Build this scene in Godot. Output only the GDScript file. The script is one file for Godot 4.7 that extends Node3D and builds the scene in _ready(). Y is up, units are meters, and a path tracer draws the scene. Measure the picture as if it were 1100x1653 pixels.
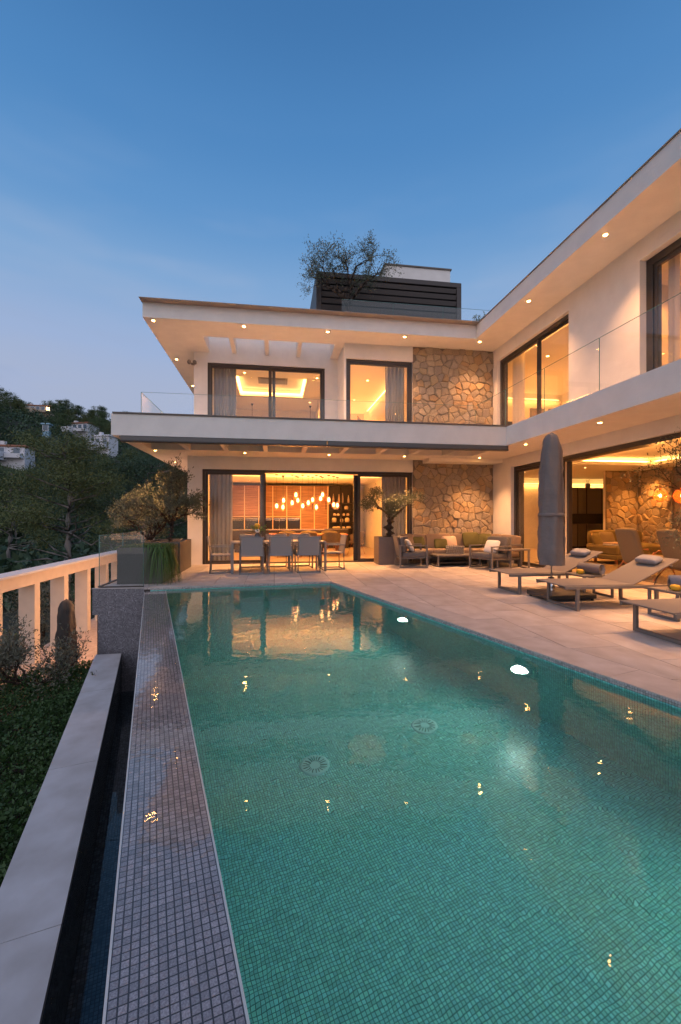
extends Node3D
# Dusk view along an infinity pool towards a two-storey villa. y up, metres; the villa is axis-aligned, terrace level is y = 0.

var M := {}
var counts := {}
var cache := {}
var rng := RandomNumberGenerator.new()

const SOFFIT := 3.1
const SLAB_TOP := 3.56
const ROOF_SOFFIT := 6.57
const ROOF_TOP := 6.96
const FZ := -12.8        # main facade plane
const WX := 6.82         # wing wall plane
const PD := Vector2(-0.2564, -0.9666)   # pool axis (x, z), away from the camera
const PR := Vector2(0.9666, -0.2564)    # across the pool, to the right
const P0 := Vector2(-0.073, -1.232)     # a point on the pool's overflow edge
const WATER := -0.06
const POOL_DEPTH := 1.42
var WARM := lin(1.0, 0.46, 0.18)
var WARM_IN := lin(1.0, 0.37, 0.075)

func _ready():
	rng.seed = 7
	setup_view()
	make_materials()
	setting()
	pool()
	villa()
	rooftop()
	lights()
	kitchen()
	upper_rooms()
	living()
	terrace_furniture()
	left_side()
	hillside()

# ---------------------------------------------------------------- view, sky, sun
func setup_view():
	var cam = Camera3D.new()
	cam.name = "camera"
	cam.position = Vector3(0, 1.35, 0)
	cam.rotation_degrees = Vector3(0, -8.6908, 0)
	cam.projection = Camera3D.PROJECTION_FRUSTUM
	cam.near = 0.05
	cam.far = 2000.0
	cam.size = 0.05 * 1653.0 / 700.0
	cam.frustum_offset = Vector2(0, 0.05 * 8.5 / 700.0)
	add_child(cam)
	cam.current = true
	var env = Environment.new()
	env.background_mode = Environment.BG_SKY
	env.tonemap_mode = Environment.TONE_MAPPER_LINEAR
	env.tonemap_exposure = 2.5
	env.sdfgi_enabled = true
	env.ssao_enabled = true
	env.ssil_enabled = true
	var sky = Sky.new()
	var pm = PanoramaSkyMaterial.new()
	pm.panorama = ImageTexture.create_from_image(sky_image())
	sky.sky_material = pm
	env.sky = sky
	env.background_energy_multiplier = 0.4
	var we = WorldEnvironment.new()
	we.name = "environment"
	we.environment = env
	add_child(we)
	var sun = DirectionalLight3D.new()
	sun.name = "afterglow"
	sun.light_energy = 0.20
	sun.light_color = lin(1.0, 0.80, 0.70)
	sun.light_angular_distance = 130.0
	sun.sky_mode = DirectionalLight3D.SKY_MODE_LIGHT_ONLY
	sun.shadow_enabled = true
	sun.rotation_degrees = Vector3(-30, -20, 0)
	add_child(sun)

func sky_image() -> Image:
	var w = 768
	var h = 384
	var im = Image.create(w, h, false, Image.FORMAT_RGBF)
	var stops = [[-90, 60, 62, 70], [-1, 120, 126, 140], [0, 164, 168, 188], [8, 168, 177, 203], [14, 166, 180, 211], [20, 156, 178, 215], [27, 129, 168, 212], [34, 97, 149, 203], [41, 80, 135, 192], [50, 66, 118, 174], [90, 40, 84, 140]]
	var nz = FastNoiseLite.new()
	nz.seed = 11
	nz.frequency = 0.9
	nz.fractal_octaves = 5
	for y in h:
		var el = 90.0 - (y + 0.5) / h * 180.0
		var k = 0
		while k < stops.size() - 2 and el > stops[k + 1][0]:
			k += 1
		var f: float = clampf((el - stops[k][0]) / float(stops[k + 1][0] - stops[k][0]), 0, 1)
		f = f * f * (3 - 2 * f) * 0.4 + f * 0.6
		var a = Color(stops[k][1] / 255.0, stops[k][2] / 255.0, stops[k][3] / 255.0)
		var b = Color(stops[k + 1][1] / 255.0, stops[k + 1][2] / 255.0, stops[k + 1][3] / 255.0)
		var c = a.lerp(b, f).srgb_to_linear()
		for x in w:
			var az = (x + 0.5) / w * TAU
			var n = nz.get_noise_3d(cos(az) * 2.2, el * 0.22, sin(az) * 2.2) + 0.4 * nz.get_noise_3d(cos(az) * 5.0, el * 0.9, sin(az) * 5.0)
			var band = exp(-pow((el - 11.0) / 7.5, 2.0))
			var cl = clampf(n * 2.2, -0.7, 0.9) * band
			var veil = clampf(n, -0.4, 0.6) * exp(-pow((el - 24.0) / 10.0, 2.0)) * 0.5
			var cc = c.lerp(Color(0.28, 0.335, 0.49) if cl > 0 else Color(0.40, 0.455, 0.60), clampf(absf(cl) * 0.75, 0, 1))
			cc = cc.lerp(Color(0.36, 0.46, 0.66), clampf(veil, 0, 1))
			im.set_pixel(x, y, cc)
	return im

# ---------------------------------------------------------------- helpers
func lin(r, g, b) -> Color:
	return Color(r, g, b).linear_to_srgb()

func noise_tex(freq, oct, normal = false, strength = 4.0, size = 512, ramp = null, type = FastNoiseLite.TYPE_SIMPLEX_SMOOTH) -> NoiseTexture2D:
	var n = FastNoiseLite.new()
	n.noise_type = type
	n.frequency = freq
	n.fractal_octaves = oct
	n.seed = 3 + int(freq * 1000)
	var t = NoiseTexture2D.new()
	t.width = size
	t.height = size
	t.seamless = true
	t.noise = n
	t.as_normal_map = normal
	t.bump_strength = strength
	if ramp:
		var g = Gradient.new()
		g.set_color(0, ramp[0])
		g.set_color(1, ramp[1])
		t.color_ramp = g
	return t

func mat(key, c: Color, rough := 0.6, metal := 0.0) -> StandardMaterial3D:
	var m = StandardMaterial3D.new()
	m.resource_name = key
	m.albedo_color = c
	m.roughness = rough
	m.metallic = metal
	M[key] = m
	return m

func textured(m: StandardMaterial3D, tex, scale, world := true):
	m.albedo_texture = tex
	m.uv1_triplanar = true
	m.uv1_world_triplanar = world
	m.uv1_scale = scale if scale is Vector3 else Vector3.ONE * scale

func bumped(m: StandardMaterial3D, tex, cm):
	m.heightmap_enabled = true
	m.heightmap_texture = tex
	m.heightmap_scale = cm
	m.uv1_triplanar = true

func glowing(key, c: Color, e):
	var m = mat(key, Color(0.9, 0.9, 0.9), 0.5)
	m.emission_enabled = true
	m.emission = c
	m.emission_energy_multiplier = e
	return m

func make_materials():
	var g1 = Color(1, 1, 1)
	var blotch = noise_tex(0.012, 5, false, 1, 512, [Color(0.955, 0.955, 0.955), g1])
	var stone_t = noise_tex(0.02, 6, false, 1, 512, [Color(0.86, 0.84, 0.82), g1])
	var stone_c = noise_tex(0.028, 6, false, 1, 512, [Color(0.74, 0.70, 0.64), g1])
	var fine = noise_tex(0.12, 4)
	var rough_h = noise_tex(0.035, 6)
	var m
	m = mat("plaster", lin(0.74, 0.71, 0.67), 0.85); textured(m, blotch, 0.35); bumped(m, fine, 0.25)
	m = mat("plaster_in", lin(0.72, 0.66, 0.56), 0.85); textured(m, blotch, 0.4)
	m = mat("ceiling_in", lin(0.78, 0.74, 0.66), 0.8)
	m = mat("dark_wall", lin(0.20, 0.15, 0.13), 0.7); textured(m, blotch, 0.6)
	m = mat("bronze", lin(0.055, 0.043, 0.035), 0.38, 0.3)
	m = mat("black_gap", lin(0.012, 0.011, 0.011), 0.6)
	m = mat("coping_metal", lin(0.12, 0.10, 0.085), 0.5, 0.2)
	m = mat("roof_edge", lin(0.30, 0.25, 0.21), 0.6)
	m = mat("cassette", lin(0.10, 0.095, 0.09), 0.45, 0.2)
	m = mat("awning", lin(0.42, 0.38, 0.34), 0.8); textured(m, blotch, 0.8)
	m = mat("louvre", lin(0.045, 0.035, 0.03), 0.5)
	m = mat("glass", Color(0.9, 0.97, 0.95, 0.04), 0.0); m.transparency = BaseMaterial3D.TRANSPARENCY_ALPHA
	m = mat("rail_glass", Color(0.40, 0.62, 0.62, 0.045), 0.0); m.transparency = BaseMaterial3D.TRANSPARENCY_ALPHA
	m = mat("glass_edge", lin(0.10, 0.22, 0.20), 0.2)
	m = mat("chrome", lin(0.6, 0.6, 0.6), 0.2, 1.0)
	# paving: limestone in a few tones
	var tones = [[0.55, 0.50, 0.47], [0.47, 0.43, 0.405], [0.59, 0.535, 0.50], [0.51, 0.47, 0.45]]
	for i in 4:
		m = mat("paver%d" % i, lin(tones[i][0], tones[i][1], tones[i][2]), 0.55)
		textured(m, stone_t, Vector3(0.22 + 0.03 * i, 0.2, 0.2))
		m.uv1_offset = Vector3(i * 0.37, 0, i * 0.21)
	m = mat("coping_stone", lin(0.52, 0.47, 0.44), 0.6); textured(m, stone_t, 0.25)
	m = mat("grey_coping", lin(0.56, 0.55, 0.56), 0.6); textured(m, stone_t, 0.22); bumped(m, fine, 0.06)
	m = mat("joint", lin(0.05, 0.04, 0.036), 0.9)
	m = mat("grout", lin(0.028, 0.024, 0.024), 0.8)
	m = mat("pool_grout", lin(0.045, 0.14, 0.125), 0.8)
	m = mat("wall_tile_many", Color(1, 1, 1), 0.16); m.vertex_color_use_as_albedo = true; m.albedo_texture = noise_tex(0.03, 5, false, 1, 512, [Color(0.7, 0.68, 0.68), g1]); m.uv1_triplanar = true; m.uv1_world_triplanar = true; m.uv1_scale = Vector3.ONE * 7.0
	for i in 6:
		var v: float = [0.32, 0.37, 0.42, 0.35, 0.46, 0.39][i]
		m = mat("wall_tile%d" % i, lin(v * 1.04, v * 0.95, v * 0.96), 0.16)
		m.albedo_texture = M.wall_tile_many.albedo_texture
		m.uv1_triplanar = true; m.uv1_world_triplanar = true; m.uv1_scale = Vector3.ONE * 7.0
	m = mat("pool_tile_many", Color(1, 1, 1), 0.3); m.vertex_color_use_as_albedo = true
	m = mat("channel_tile_many", Color(1, 1, 1), 0.25); m.vertex_color_use_as_albedo = true
	m = mat("trim", lin(0.55, 0.55, 0.53), 0.4)
	m = mat("water", Color(0.90, 1.0, 0.97, 0.0), 0.0)
	m.refraction_enabled = true; m.refraction_scale = 0.033; m.transparency = BaseMaterial3D.TRANSPARENCY_ALPHA
	m.normal_enabled = true; m.normal_texture = noise_tex(0.016, 3, true, 6.0, 512); m.normal_scale = 0.046
	m.uv1_triplanar = true; m.uv1_world_triplanar = true; m.uv1_scale = Vector3.ONE * 0.5
	m = mat("channel_water", Color(0.85, 0.95, 1.0, 0.0), 0.0)
	m.refraction_enabled = true; m.refraction_scale = 0.033; m.transparency = BaseMaterial3D.TRANSPARENCY_ALPHA
	m = mat("film", Color(0.95, 1.0, 1.0, 0.02), 0.02); m.transparency = BaseMaterial3D.TRANSPARENCY_ALPHA
	m.normal_enabled = true; m.normal_texture = M.water.normal_texture; m.normal_scale = 0.06
	m.uv1_triplanar = true; m.uv1_world_triplanar = true; m.uv1_scale = Vector3.ONE * 0.8
	m = mat("drain", lin(0.22, 0.50, 0.47), 0.4)
	# natural stone
	var st = [[0.47, 0.39, 0.29], [0.51, 0.41, 0.29], [0.42, 0.36, 0.29], [0.55, 0.46, 0.34], [0.50, 0.36, 0.22], [0.45, 0.395, 0.33], [0.56, 0.44, 0.28]]
	for i in st.size():
		m = mat("stone%d" % i, lin(st[i][0] * 1.08, st[i][1] * 1.08, st[i][2] * 1.08), 0.85)
		textured(m, stone_c, 2.6, false); bumped(m, rough_h, 1.1)
		m.uv1_offset = Vector3(i * 0.31, i * 0.17, 0)
	m = mat("mortar", lin(0.20, 0.16, 0.12), 0.95)
	# furniture
	m = mat("taupe", lin(0.15, 0.13, 0.115), 0.5)
	m = mat("sling", lin(0.15, 0.13, 0.115), 0.8); bumped(m, fine, 0.1); m.rim_enabled = true; m.rim = 0.3
	m = mat("chair_frame", lin(0.20, 0.20, 0.20), 0.45)
	m = mat("chair_mesh", lin(0.27, 0.25, 0.24), 0.8)
	m = mat("sofa_fabric", lin(0.25, 0.175, 0.12), 0.9); textured(m, blotch, 1.5); bumped(m, fine, 0.15)
	m = mat("grey_fabric", lin(0.11, 0.10, 0.098), 0.9); bumped(m, fine, 0.15)
	m = mat("olive_fabric", lin(0.10, 0.09, 0.025), 0.9); textured(m, blotch, 2.0); bumped(m, fine, 0.1)
	m = mat("white_fabric", lin(0.68, 0.65, 0.62), 0.9); bumped(m, fine, 0.1)
	m = mat("pink_fabric", lin(0.55, 0.40, 0.30), 0.9)
	m = mat("towel", lin(0.20, 0.20, 0.23), 0.95); bumped(m, fine, 0.5)
	m = mat("bolster", lin(0.24, 0.24, 0.26), 0.9); bumped(m, fine, 0.2)
	m = mat("cover", lin(0.155, 0.135, 0.128), 0.8); textured(m, blotch, 1.0); bumped(m, rough_h, 0.6)
	m = mat("cover_dark", lin(0.05, 0.045, 0.04), 0.85); textured(m, blotch, 1.0)
	m = mat("base_dark", lin(0.04, 0.035, 0.032), 0.5)
	m = mat("planter", lin(0.085, 0.08, 0.074), 0.42); textured(m, blotch, 0.5)
	m = mat("planter_taupe", lin(0.16, 0.13, 0.115), 0.5); textured(m, blotch, 0.7)
	m = mat("soil", lin(0.04, 0.03, 0.02), 0.95)
	m = mat("basket", lin(0.30, 0.28, 0.26), 0.7)
	m = mat("wood_teak", lin(0.40, 0.14, 0.045), 0.5)
	var grain = noise_tex(0.02, 5, false, 1, 512, [Color(0.62, 0.54, 0.48), g1])
	m = mat("walnut", lin(0.36, 0.19, 0.085), 0.4); textured(m, grain, Vector3(0.10, 2.2, 0.10))
	m = mat("strip_light_wood", lin(0.62, 0.45, 0.28), 0.4)
	m = mat("oven", lin(0.015, 0.014, 0.014), 0.12)
	m = mat("steel", lin(0.5, 0.48, 0.45), 0.25, 0.9)
	m = mat("shelf", lin(0.035, 0.024, 0.018), 0.5)
	m = mat("lacquer", lin(0.12, 0.095, 0.075), 0.25)
	m = mat("lacquer_dark", lin(0.02, 0.016, 0.013), 0.2)
	m = mat("ceramic", lin(0.55, 0.45, 0.30), 0.4)
	m = mat("floor_in", lin(0.40, 0.32, 0.24), 0.4); textured(m, stone_t, 0.5)
	m = mat("rug", lin(0.34, 0.27, 0.20), 0.95); textured(m, noise_tex(0.03, 3, false, 1, 512, [Color(0.35, 0.3, 0.25), g1]), Vector3(1.0, 1, 5.0))
	m = mat("curtain", lin(0.20, 0.195, 0.20), 0.9); m.backlight_enabled = true; m.backlight = Color(0.2, 0.19, 0.18)
	m = mat("curtain_white", lin(0.62, 0.54, 0.42), 0.9); m.backlight_enabled = true; m.backlight = Color(0.5, 0.45, 0.38)
	m = mat("armchair_fabric", lin(0.34, 0.28, 0.19), 0.9); textured(m, noise_tex(0.09, 3, false, 1, 512, [Color(0.5, 0.45, 0.38), g1]), 2.0)
	m = mat("sofa_in", lin(0.16, 0.12, 0.045), 0.9); textured(m, blotch, 1.2)
	m = mat("copper", lin(0.75, 0.35, 0.16), 0.08, 1.0)
	m = mat("amber_glass", Color(0.55, 0.22, 0.06, 0.35), 0.02); m.transparency = BaseMaterial3D.TRANSPARENCY_ALPHA
	m = mat("screen_black", lin(0.03, 0.03, 0.03), 0.25)
	m = mat("flower_yellow", lin(0.60, 0.34, 0.02), 0.7)
	m = mat("flower_white", lin(0.7, 0.68, 0.66), 0.7)
	m = mat("vase", lin(0.06, 0.06, 0.065), 0.35)
	# plants
	for d in [["olive_leaf", 0.13, 0.15, 0.095], ["olive_leaf_warm", 0.125, 0.135, 0.085], ["pine_leaf", 0.065, 0.105, 0.035], ["pine_leaf_b", 0.105, 0.13, 0.040], ["pine_leaf_c", 0.045, 0.085, 0.040], ["hedge_leaf", 0.035, 0.085, 0.018], ["fern_leaf", 0.08, 0.16, 0.035], ["grass_leaf", 0.06, 0.09, 0.02], ["shrub_leaf", 0.15, 0.155, 0.11], ["lime_leaf", 0.11, 0.15, 0.03]]:
		m = mat(d[0], Color(1, 1, 1), 0.65)
		m.albedo_color = lin(d[1], d[2], d[3])
		m.vertex_color_use_as_albedo = true
		m.backlight_enabled = true
		m.backlight = lin(0.25, 0.25, 0.25)
	m = mat("bark", lin(0.11, 0.085, 0.065), 0.95); textured(m, grain, Vector3(3, 1, 3)); bumped(m, rough_h, 1.5)
	m = mat("pine_bark", lin(0.21, 0.195, 0.18), 0.95); bumped(m, rough_h, 2.0)
	m = mat("earth", lin(0.035, 0.04, 0.022), 0.95); textured(m, stone_t, 0.15)
	m = mat("terracotta", lin(0.28, 0.12, 0.07), 0.8)
	m = mat("house_white", lin(0.62, 0.62, 0.64), 0.8)
	m = mat("house_ochre", lin(0.42, 0.33, 0.24), 0.8)
	m = mat("house_blue", lin(0.25, 0.42, 0.52), 0.5)
	m = mat("house_glass", lin(0.10, 0.14, 0.18), 0.1)
	m = mat("terrace_low", lin(0.50, 0.40, 0.32), 0.7); textured(m, stone_t, 0.5)
	m = mat("cream", lin(0.66, 0.57, 0.46), 0.85); textured(m, blotch, 0.5)
	glowing("lamp_glow", lin(1.0, 0.47, 0.12), 48.0)
	glowing("lamp_glow_in", lin(1.0, 0.52, 0.16), 14.0)
	glowing("cove_glow", lin(1.0, 0.56, 0.16), 2.6)
	glowing("bulb_glow", lin(1.0, 0.60, 0.20), 6.0)
	glowing("pool_glow", lin(0.95, 1.0, 0.97), 6.0)

func tag(o, label, category, group = ""):
	o.set_meta("label", label)
	o.set_meta("category", category)
	if group:
		o.set_meta("group", group)
	return o

func numbered(called) -> String:
	var n: int = counts.get(called, 0)
	counts[called] = n + 1
	return called if n == 0 else "%s_%03d" % [called, n]

func thing(called, label, category, pos := Vector3.ZERO, turn := 0.0, group = "") -> Node3D:
	var o = Node3D.new()
	o.name = numbered(called)
	add_child(o)
	o.position = pos
	o.rotation.y = deg_to_rad(turn)
	tag(o, label, category, group)
	return o

func copy_of(src: Node3D, pos: Vector3, turn := 0.0, label = "") -> Node3D:
	var c: Node3D = src.duplicate()
	c.name = numbered(str(src.name))
	add_child(c)
	c.position = pos
	c.rotation.y = deg_to_rad(turn)
	if label:
		c.set_meta("label", label)
	return c

func part(parent: Node3D, called, mesh: Mesh, material, pos := Vector3.ZERO, rot := Vector3.ZERO) -> MeshInstance3D:
	var o = MeshInstance3D.new()
	o.name = called if parent != self else numbered(called)
	o.mesh = mesh
	o.material_override = M[material] if material is String else material
	o.position = pos
	o.rotation_degrees = rot
	parent.add_child(o, true)
	return o

func structure(called, mesh: Mesh, material, pos := Vector3.ZERO) -> MeshInstance3D:
	var o = part(self, called, mesh, material, pos)
	o.set_meta("kind", "structure")
	return o

func tri(st: SurfaceTool, a: Vector3, b: Vector3, c: Vector3, centre: Vector3):
	var n = (b - a).cross(c - a)
	if n.length_squared() < 1e-16:
		return
	n = n.normalized()
	if n.dot((a + b + c) / 3.0 - centre) < 0:
		var t = b; b = c; c = t; n = -n
	st.set_normal(n); st.add_vertex(a)
	st.set_normal(n); st.add_vertex(c)
	st.set_normal(n); st.add_vertex(b)

func quad(st, a, b, c, d, centre):
	tri(st, a, b, c, centre)
	tri(st, a, c, d, centre)

func begin() -> SurfaceTool:
	var st = SurfaceTool.new()
	st.begin(Mesh.PRIMITIVE_TRIANGLES)
	return st

func st_box(st: SurfaceTool, a: Vector3, b: Vector3, bev := 0.0, xf := Transform3D()):
	var c = (a + b) / 2.0
	var h = (b - a).abs() / 2.0
	bev = minf(bev, minf(h.x, minf(h.y, h.z)) * 0.9)
	var P = func(x, y, z): return xf * (c + Vector3(x, y, z))
	var cc: Vector3 = xf * c
	for ax in 3:
		var u = (ax + 1) % 3
		var v = (ax + 2) % 3
		for s in [-1, 1]:
			var q = []
			for k in [[-1, -1], [1, -1], [1, 1], [-1, 1]]:
				var p = Vector3.ZERO
				p[ax] = s * h[ax]
				p[u] = k[0] * (h[u] - bev)
				p[v] = k[1] * (h[v] - bev)
				q.append(P.call(p.x, p.y, p.z))
			quad(st, q[0], q[1], q[2], q[3], cc)
			if bev > 0.0:
				# edge between face +-ax and face +-u
				for t in [-1, 1]:
					var e = []
					for k in [[0, -1], [0, 1], [1, 1], [1, -1]]:
						var p2 = Vector3.ZERO
						p2[ax] = s * (h[ax] - (bev if k[0] == 1 else 0.0))
						p2[u] = t * (h[u] - (0.0 if k[0] == 1 else bev))
						p2[v] = k[1] * (h[v] - bev)
						e.append(P.call(p2.x, p2.y, p2.z))
					quad(st, e[0], e[1], e[2], e[3], cc)
	if bev > 0.0:
		for sx in [-1, 1]:
			for sy in [-1, 1]:
				for sz in [-1, 1]:
					tri(st, P.call(sx * h.x, sy * (h.y - bev), sz * (h.z - bev)), P.call(sx * (h.x - bev), sy * h.y, sz * (h.z - bev)), P.call(sx * (h.x - bev), sy * (h.y - bev), sz * h.z), cc)

func box_mesh(size: Vector3, bev := 0.0) -> Mesh:
	var key = "b%s_%s" % [size, bev]
	if not cache.has(key):
		var st = begin()
		st_box(st, -size / 2.0, size / 2.0, bev)
		cache[key] = st.commit()
	return cache[key]

func pbox(parent, called, a: Vector3, b: Vector3, material, bev := 0.0) -> MeshInstance3D:
	return part(parent, called, box_mesh((b - a).abs(), bev), material, (a + b) / 2.0)

func lathe(profile: Array, sides := 24, squash := 1.0) -> Mesh:
	var st = begin()
	st.set_smooth_group(0)
	for i in profile.size() - 1:
		var a: Vector2 = profile[i]
		var b: Vector2 = profile[i + 1]
		for k in sides:
			var t0 = TAU * k / sides
			var t1 = TAU * (k + 1) / sides
			var p = [Vector3(a.x * cos(t0), a.y, a.x * sin(t0) * squash), Vector3(a.x * cos(t1), a.y, a.x * sin(t1) * squash), Vector3(b.x * cos(t1), b.y, b.x * sin(t1) * squash), Vector3(b.x * cos(t0), b.y, b.x * sin(t0) * squash)]
			for f in [[0, 1, 2], [0, 2, 3]]:
				if p[f[0]].is_equal_approx(p[f[1]]) or p[f[1]].is_equal_approx(p[f[2]]) or p[f[0]].is_equal_approx(p[f[2]]):
					continue
				for j in f:
					st.add_vertex(p[j])
	st.index()
	st.generate_normals()
	return st.commit()

func st_tube(st: SurfaceTool, pts: Array, radii: Array, sides := 6):
	# appends with explicit smooth normals
	var rings = []
	var dirs = []
	var up = Vector3(0.31, 0.2, 0.93).normalized()
	for i in pts.size():
		var d: Vector3 = (pts[mini(i + 1, pts.size() - 1)] - pts[maxi(i - 1, 0)]).normalized()
		if absf(d.dot(up)) > 0.95:
			up = Vector3(0.93, 0.2, 0.31).normalized()
		var u = d.cross(up).normalized()
		var v = d.cross(u).normalized()
		up = v
		var ring = []
		var nr = []
		for k in sides:
			var t = TAU * k / sides
			var n = u * cos(t) + v * sin(t)
			ring.append(pts[i] + n * radii[i])
			nr.append(n)
		rings.append(ring)
		dirs.append(nr)
	for i in pts.size() - 1:
		for k in sides:
			var k2 = (k + 1) % sides
			for c in [[i, k], [i + 1, k2], [i, k2], [i, k], [i + 1, k], [i + 1, k2]]:
				st.set_normal(dirs[c[0]][c[1]])
				st.add_vertex(rings[c[0]][c[1]])
	for e in [0, pts.size() - 1]:
		for k in range(1, sides - 1):
			var away: Vector3 = pts[e] - (pts[1] if e == 0 else pts[e - 1])
			tri(st, rings[e][0], rings[e][k], rings[e][k + 1], pts[e] - away)

func tube_mesh(pts: Array, r, sides := 8) -> Mesh:
	var st = begin()
	var rr = []
	for i in pts.size():
		rr.append(r[i] if r is Array else r)
	st_tube(st, pts, rr, sides)
	return st.commit()

func spow(x, e):
	return signf(x) * pow(absf(x), e)

func cushion(size: Vector3, e1 := 0.35, e2 := 0.35, pinch := 0.0) -> Mesh:
	var key = "c%s_%s_%s_%s" % [size, e1, e2, pinch]
	if cache.has(key):
		return cache[key]
	var st = begin()
	st.set_smooth_group(0)
	var nu = 12
	var nv = 20
	var P = func(i, j):
		var a = -PI / 2 + PI * i / nu
		var b = TAU * j / nv
		var x: float = spow(cos(a), e1) * spow(cos(b), e2)
		var z: float = spow(cos(a), e1) * spow(sin(b), e2)
		var y: float = spow(sin(a), e1)
		var k = 1.0 - pinch * pow(maxf(absf(x), absf(z)), 3.0)
		return Vector3(x * size.x, y * size.y * k, z * size.z) / 2.0
	for i in nu:
		for j in nv:
			var p = [P.call(i, j), P.call(i, j + 1), P.call(i + 1, j + 1), P.call(i + 1, j)]
			for f in [[0, 2, 1], [0, 3, 2]]:
				if p[f[0]].is_equal_approx(p[f[1]]) or p[f[1]].is_equal_approx(p[f[2]]) or p[f[0]].is_equal_approx(p[f[2]]):
					continue
				for q in f:
					st.add_vertex(p[q])
	st.index()
	st.generate_normals()
	cache[key] = st.commit()
	return cache[key]

func prism(poly: PackedVector2Array, y0, y1) -> Mesh:
	# poly in (x, z)
	var st = begin()
	var idx = Geometry2D.triangulate_polygon(poly)
	var c = Vector2.ZERO
	for p in poly:
		c += p / poly.size()
	var mid = Vector3(c.x, (y0 + y1) / 2.0, c.y)
	for i in range(0, idx.size(), 3):
		var a = poly[idx[i]]
		var b = poly[idx[i + 1]]
		var d = poly[idx[i + 2]]
		tri(st, Vector3(a.x, y1, a.y), Vector3(b.x, y1, b.y), Vector3(d.x, y1, d.y), Vector3(c.x, y1 - 10.0, c.y))
		tri(st, Vector3(a.x, y0, a.y), Vector3(b.x, y0, b.y), Vector3(d.x, y0, d.y), Vector3(c.x, y0 + 10.0, c.y))
	var cw = Geometry2D.is_polygon_clockwise(poly)
	for i in poly.size():
		var a = poly[i]
		var b = poly[(i + 1) % poly.size()]
		var o = Vector2(b.y - a.y, a.x - b.x).normalized() * (1.0 if not cw else -1.0)
		var m2 = (a + b) / 2.0 - o
		quad(st, Vector3(a.x, y0, a.y), Vector3(b.x, y0, b.y), Vector3(b.x, y1, b.y), Vector3(a.x, y1, a.y), Vector3(m2.x, mid.y, m2.y))
	return st.commit()

func leaves(pts: Array, length: float, width: float, r: RandomNumberGenerator, per := 1, spread := 0.1, dirs = null) -> Mesh:
	var st = begin()
	for q in pts.size():
		for k in per:
			var p: Vector3 = pts[q] + Vector3(r.randfn(), r.randfn(), r.randfn()) * spread
			var d = Vector3(r.randfn(), r.randfn() + 0.2, r.randfn()).normalized()
			if dirs:
				d = (d * 0.8 + dirs[q]).normalized()
			var s = d.cross(Vector3(r.randfn(), r.randfn(), r.randfn())).normalized() * width * 0.5 * r.randf_range(0.7, 1.2)
			var n = d.cross(s).normalized()
			var l = length * r.randf_range(0.6, 1.2)
			var v = r.randf_range(0.65, 1.35)
			st.set_color(Color(v * r.randf_range(0.93, 1.07), v, v * r.randf_range(0.85, 1.1)))
			st.set_normal(n)
			var a = p
			var b = p + d * l * 0.5 + s
			var c = p + d * l
			var e = p + d * l * 0.5 - s
			for x in [a, b, c, a, c, e]:
				st.add_vertex(x)
	return st.commit()

func mm_stuff(parent, called, mesh: Mesh, material, xfs: Array, cols = null) -> MultiMeshInstance3D:
	var mm = MultiMesh.new()
	mm.transform_format = MultiMesh.TRANSFORM_3D
	mm.use_colors = cols != null
	mm.mesh = mesh
	mm.instance_count = xfs.size()
	for i in xfs.size():
		mm.set_instance_transform(i, xfs[i])
		if cols != null:
			mm.set_instance_color(i, cols[i])
	var o = MultiMeshInstance3D.new()
	o.name = called
	o.multimesh = mm
	o.material_override = M[material]
	o.set_meta("kind", "stuff")
	parent.add_child(o, true)
	return o

func pool_pt(s: float, t: float) -> Vector2:
	return P0 + PD * s + PR * t

# ---------------------------------------------------------------- ground, terrace, pool
func deck_polygon() -> PackedVector2Array:
	return PackedVector2Array([Vector2(-3.3, -8.82), Vector2(-2.449, -8.753), Vector2(1.171, -9.058), Vector2(4.842, 4.0), Vector2(7.3, 4.0), Vector2(7.3, -13.0), Vector2(-3.3, -13.0)])

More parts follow.
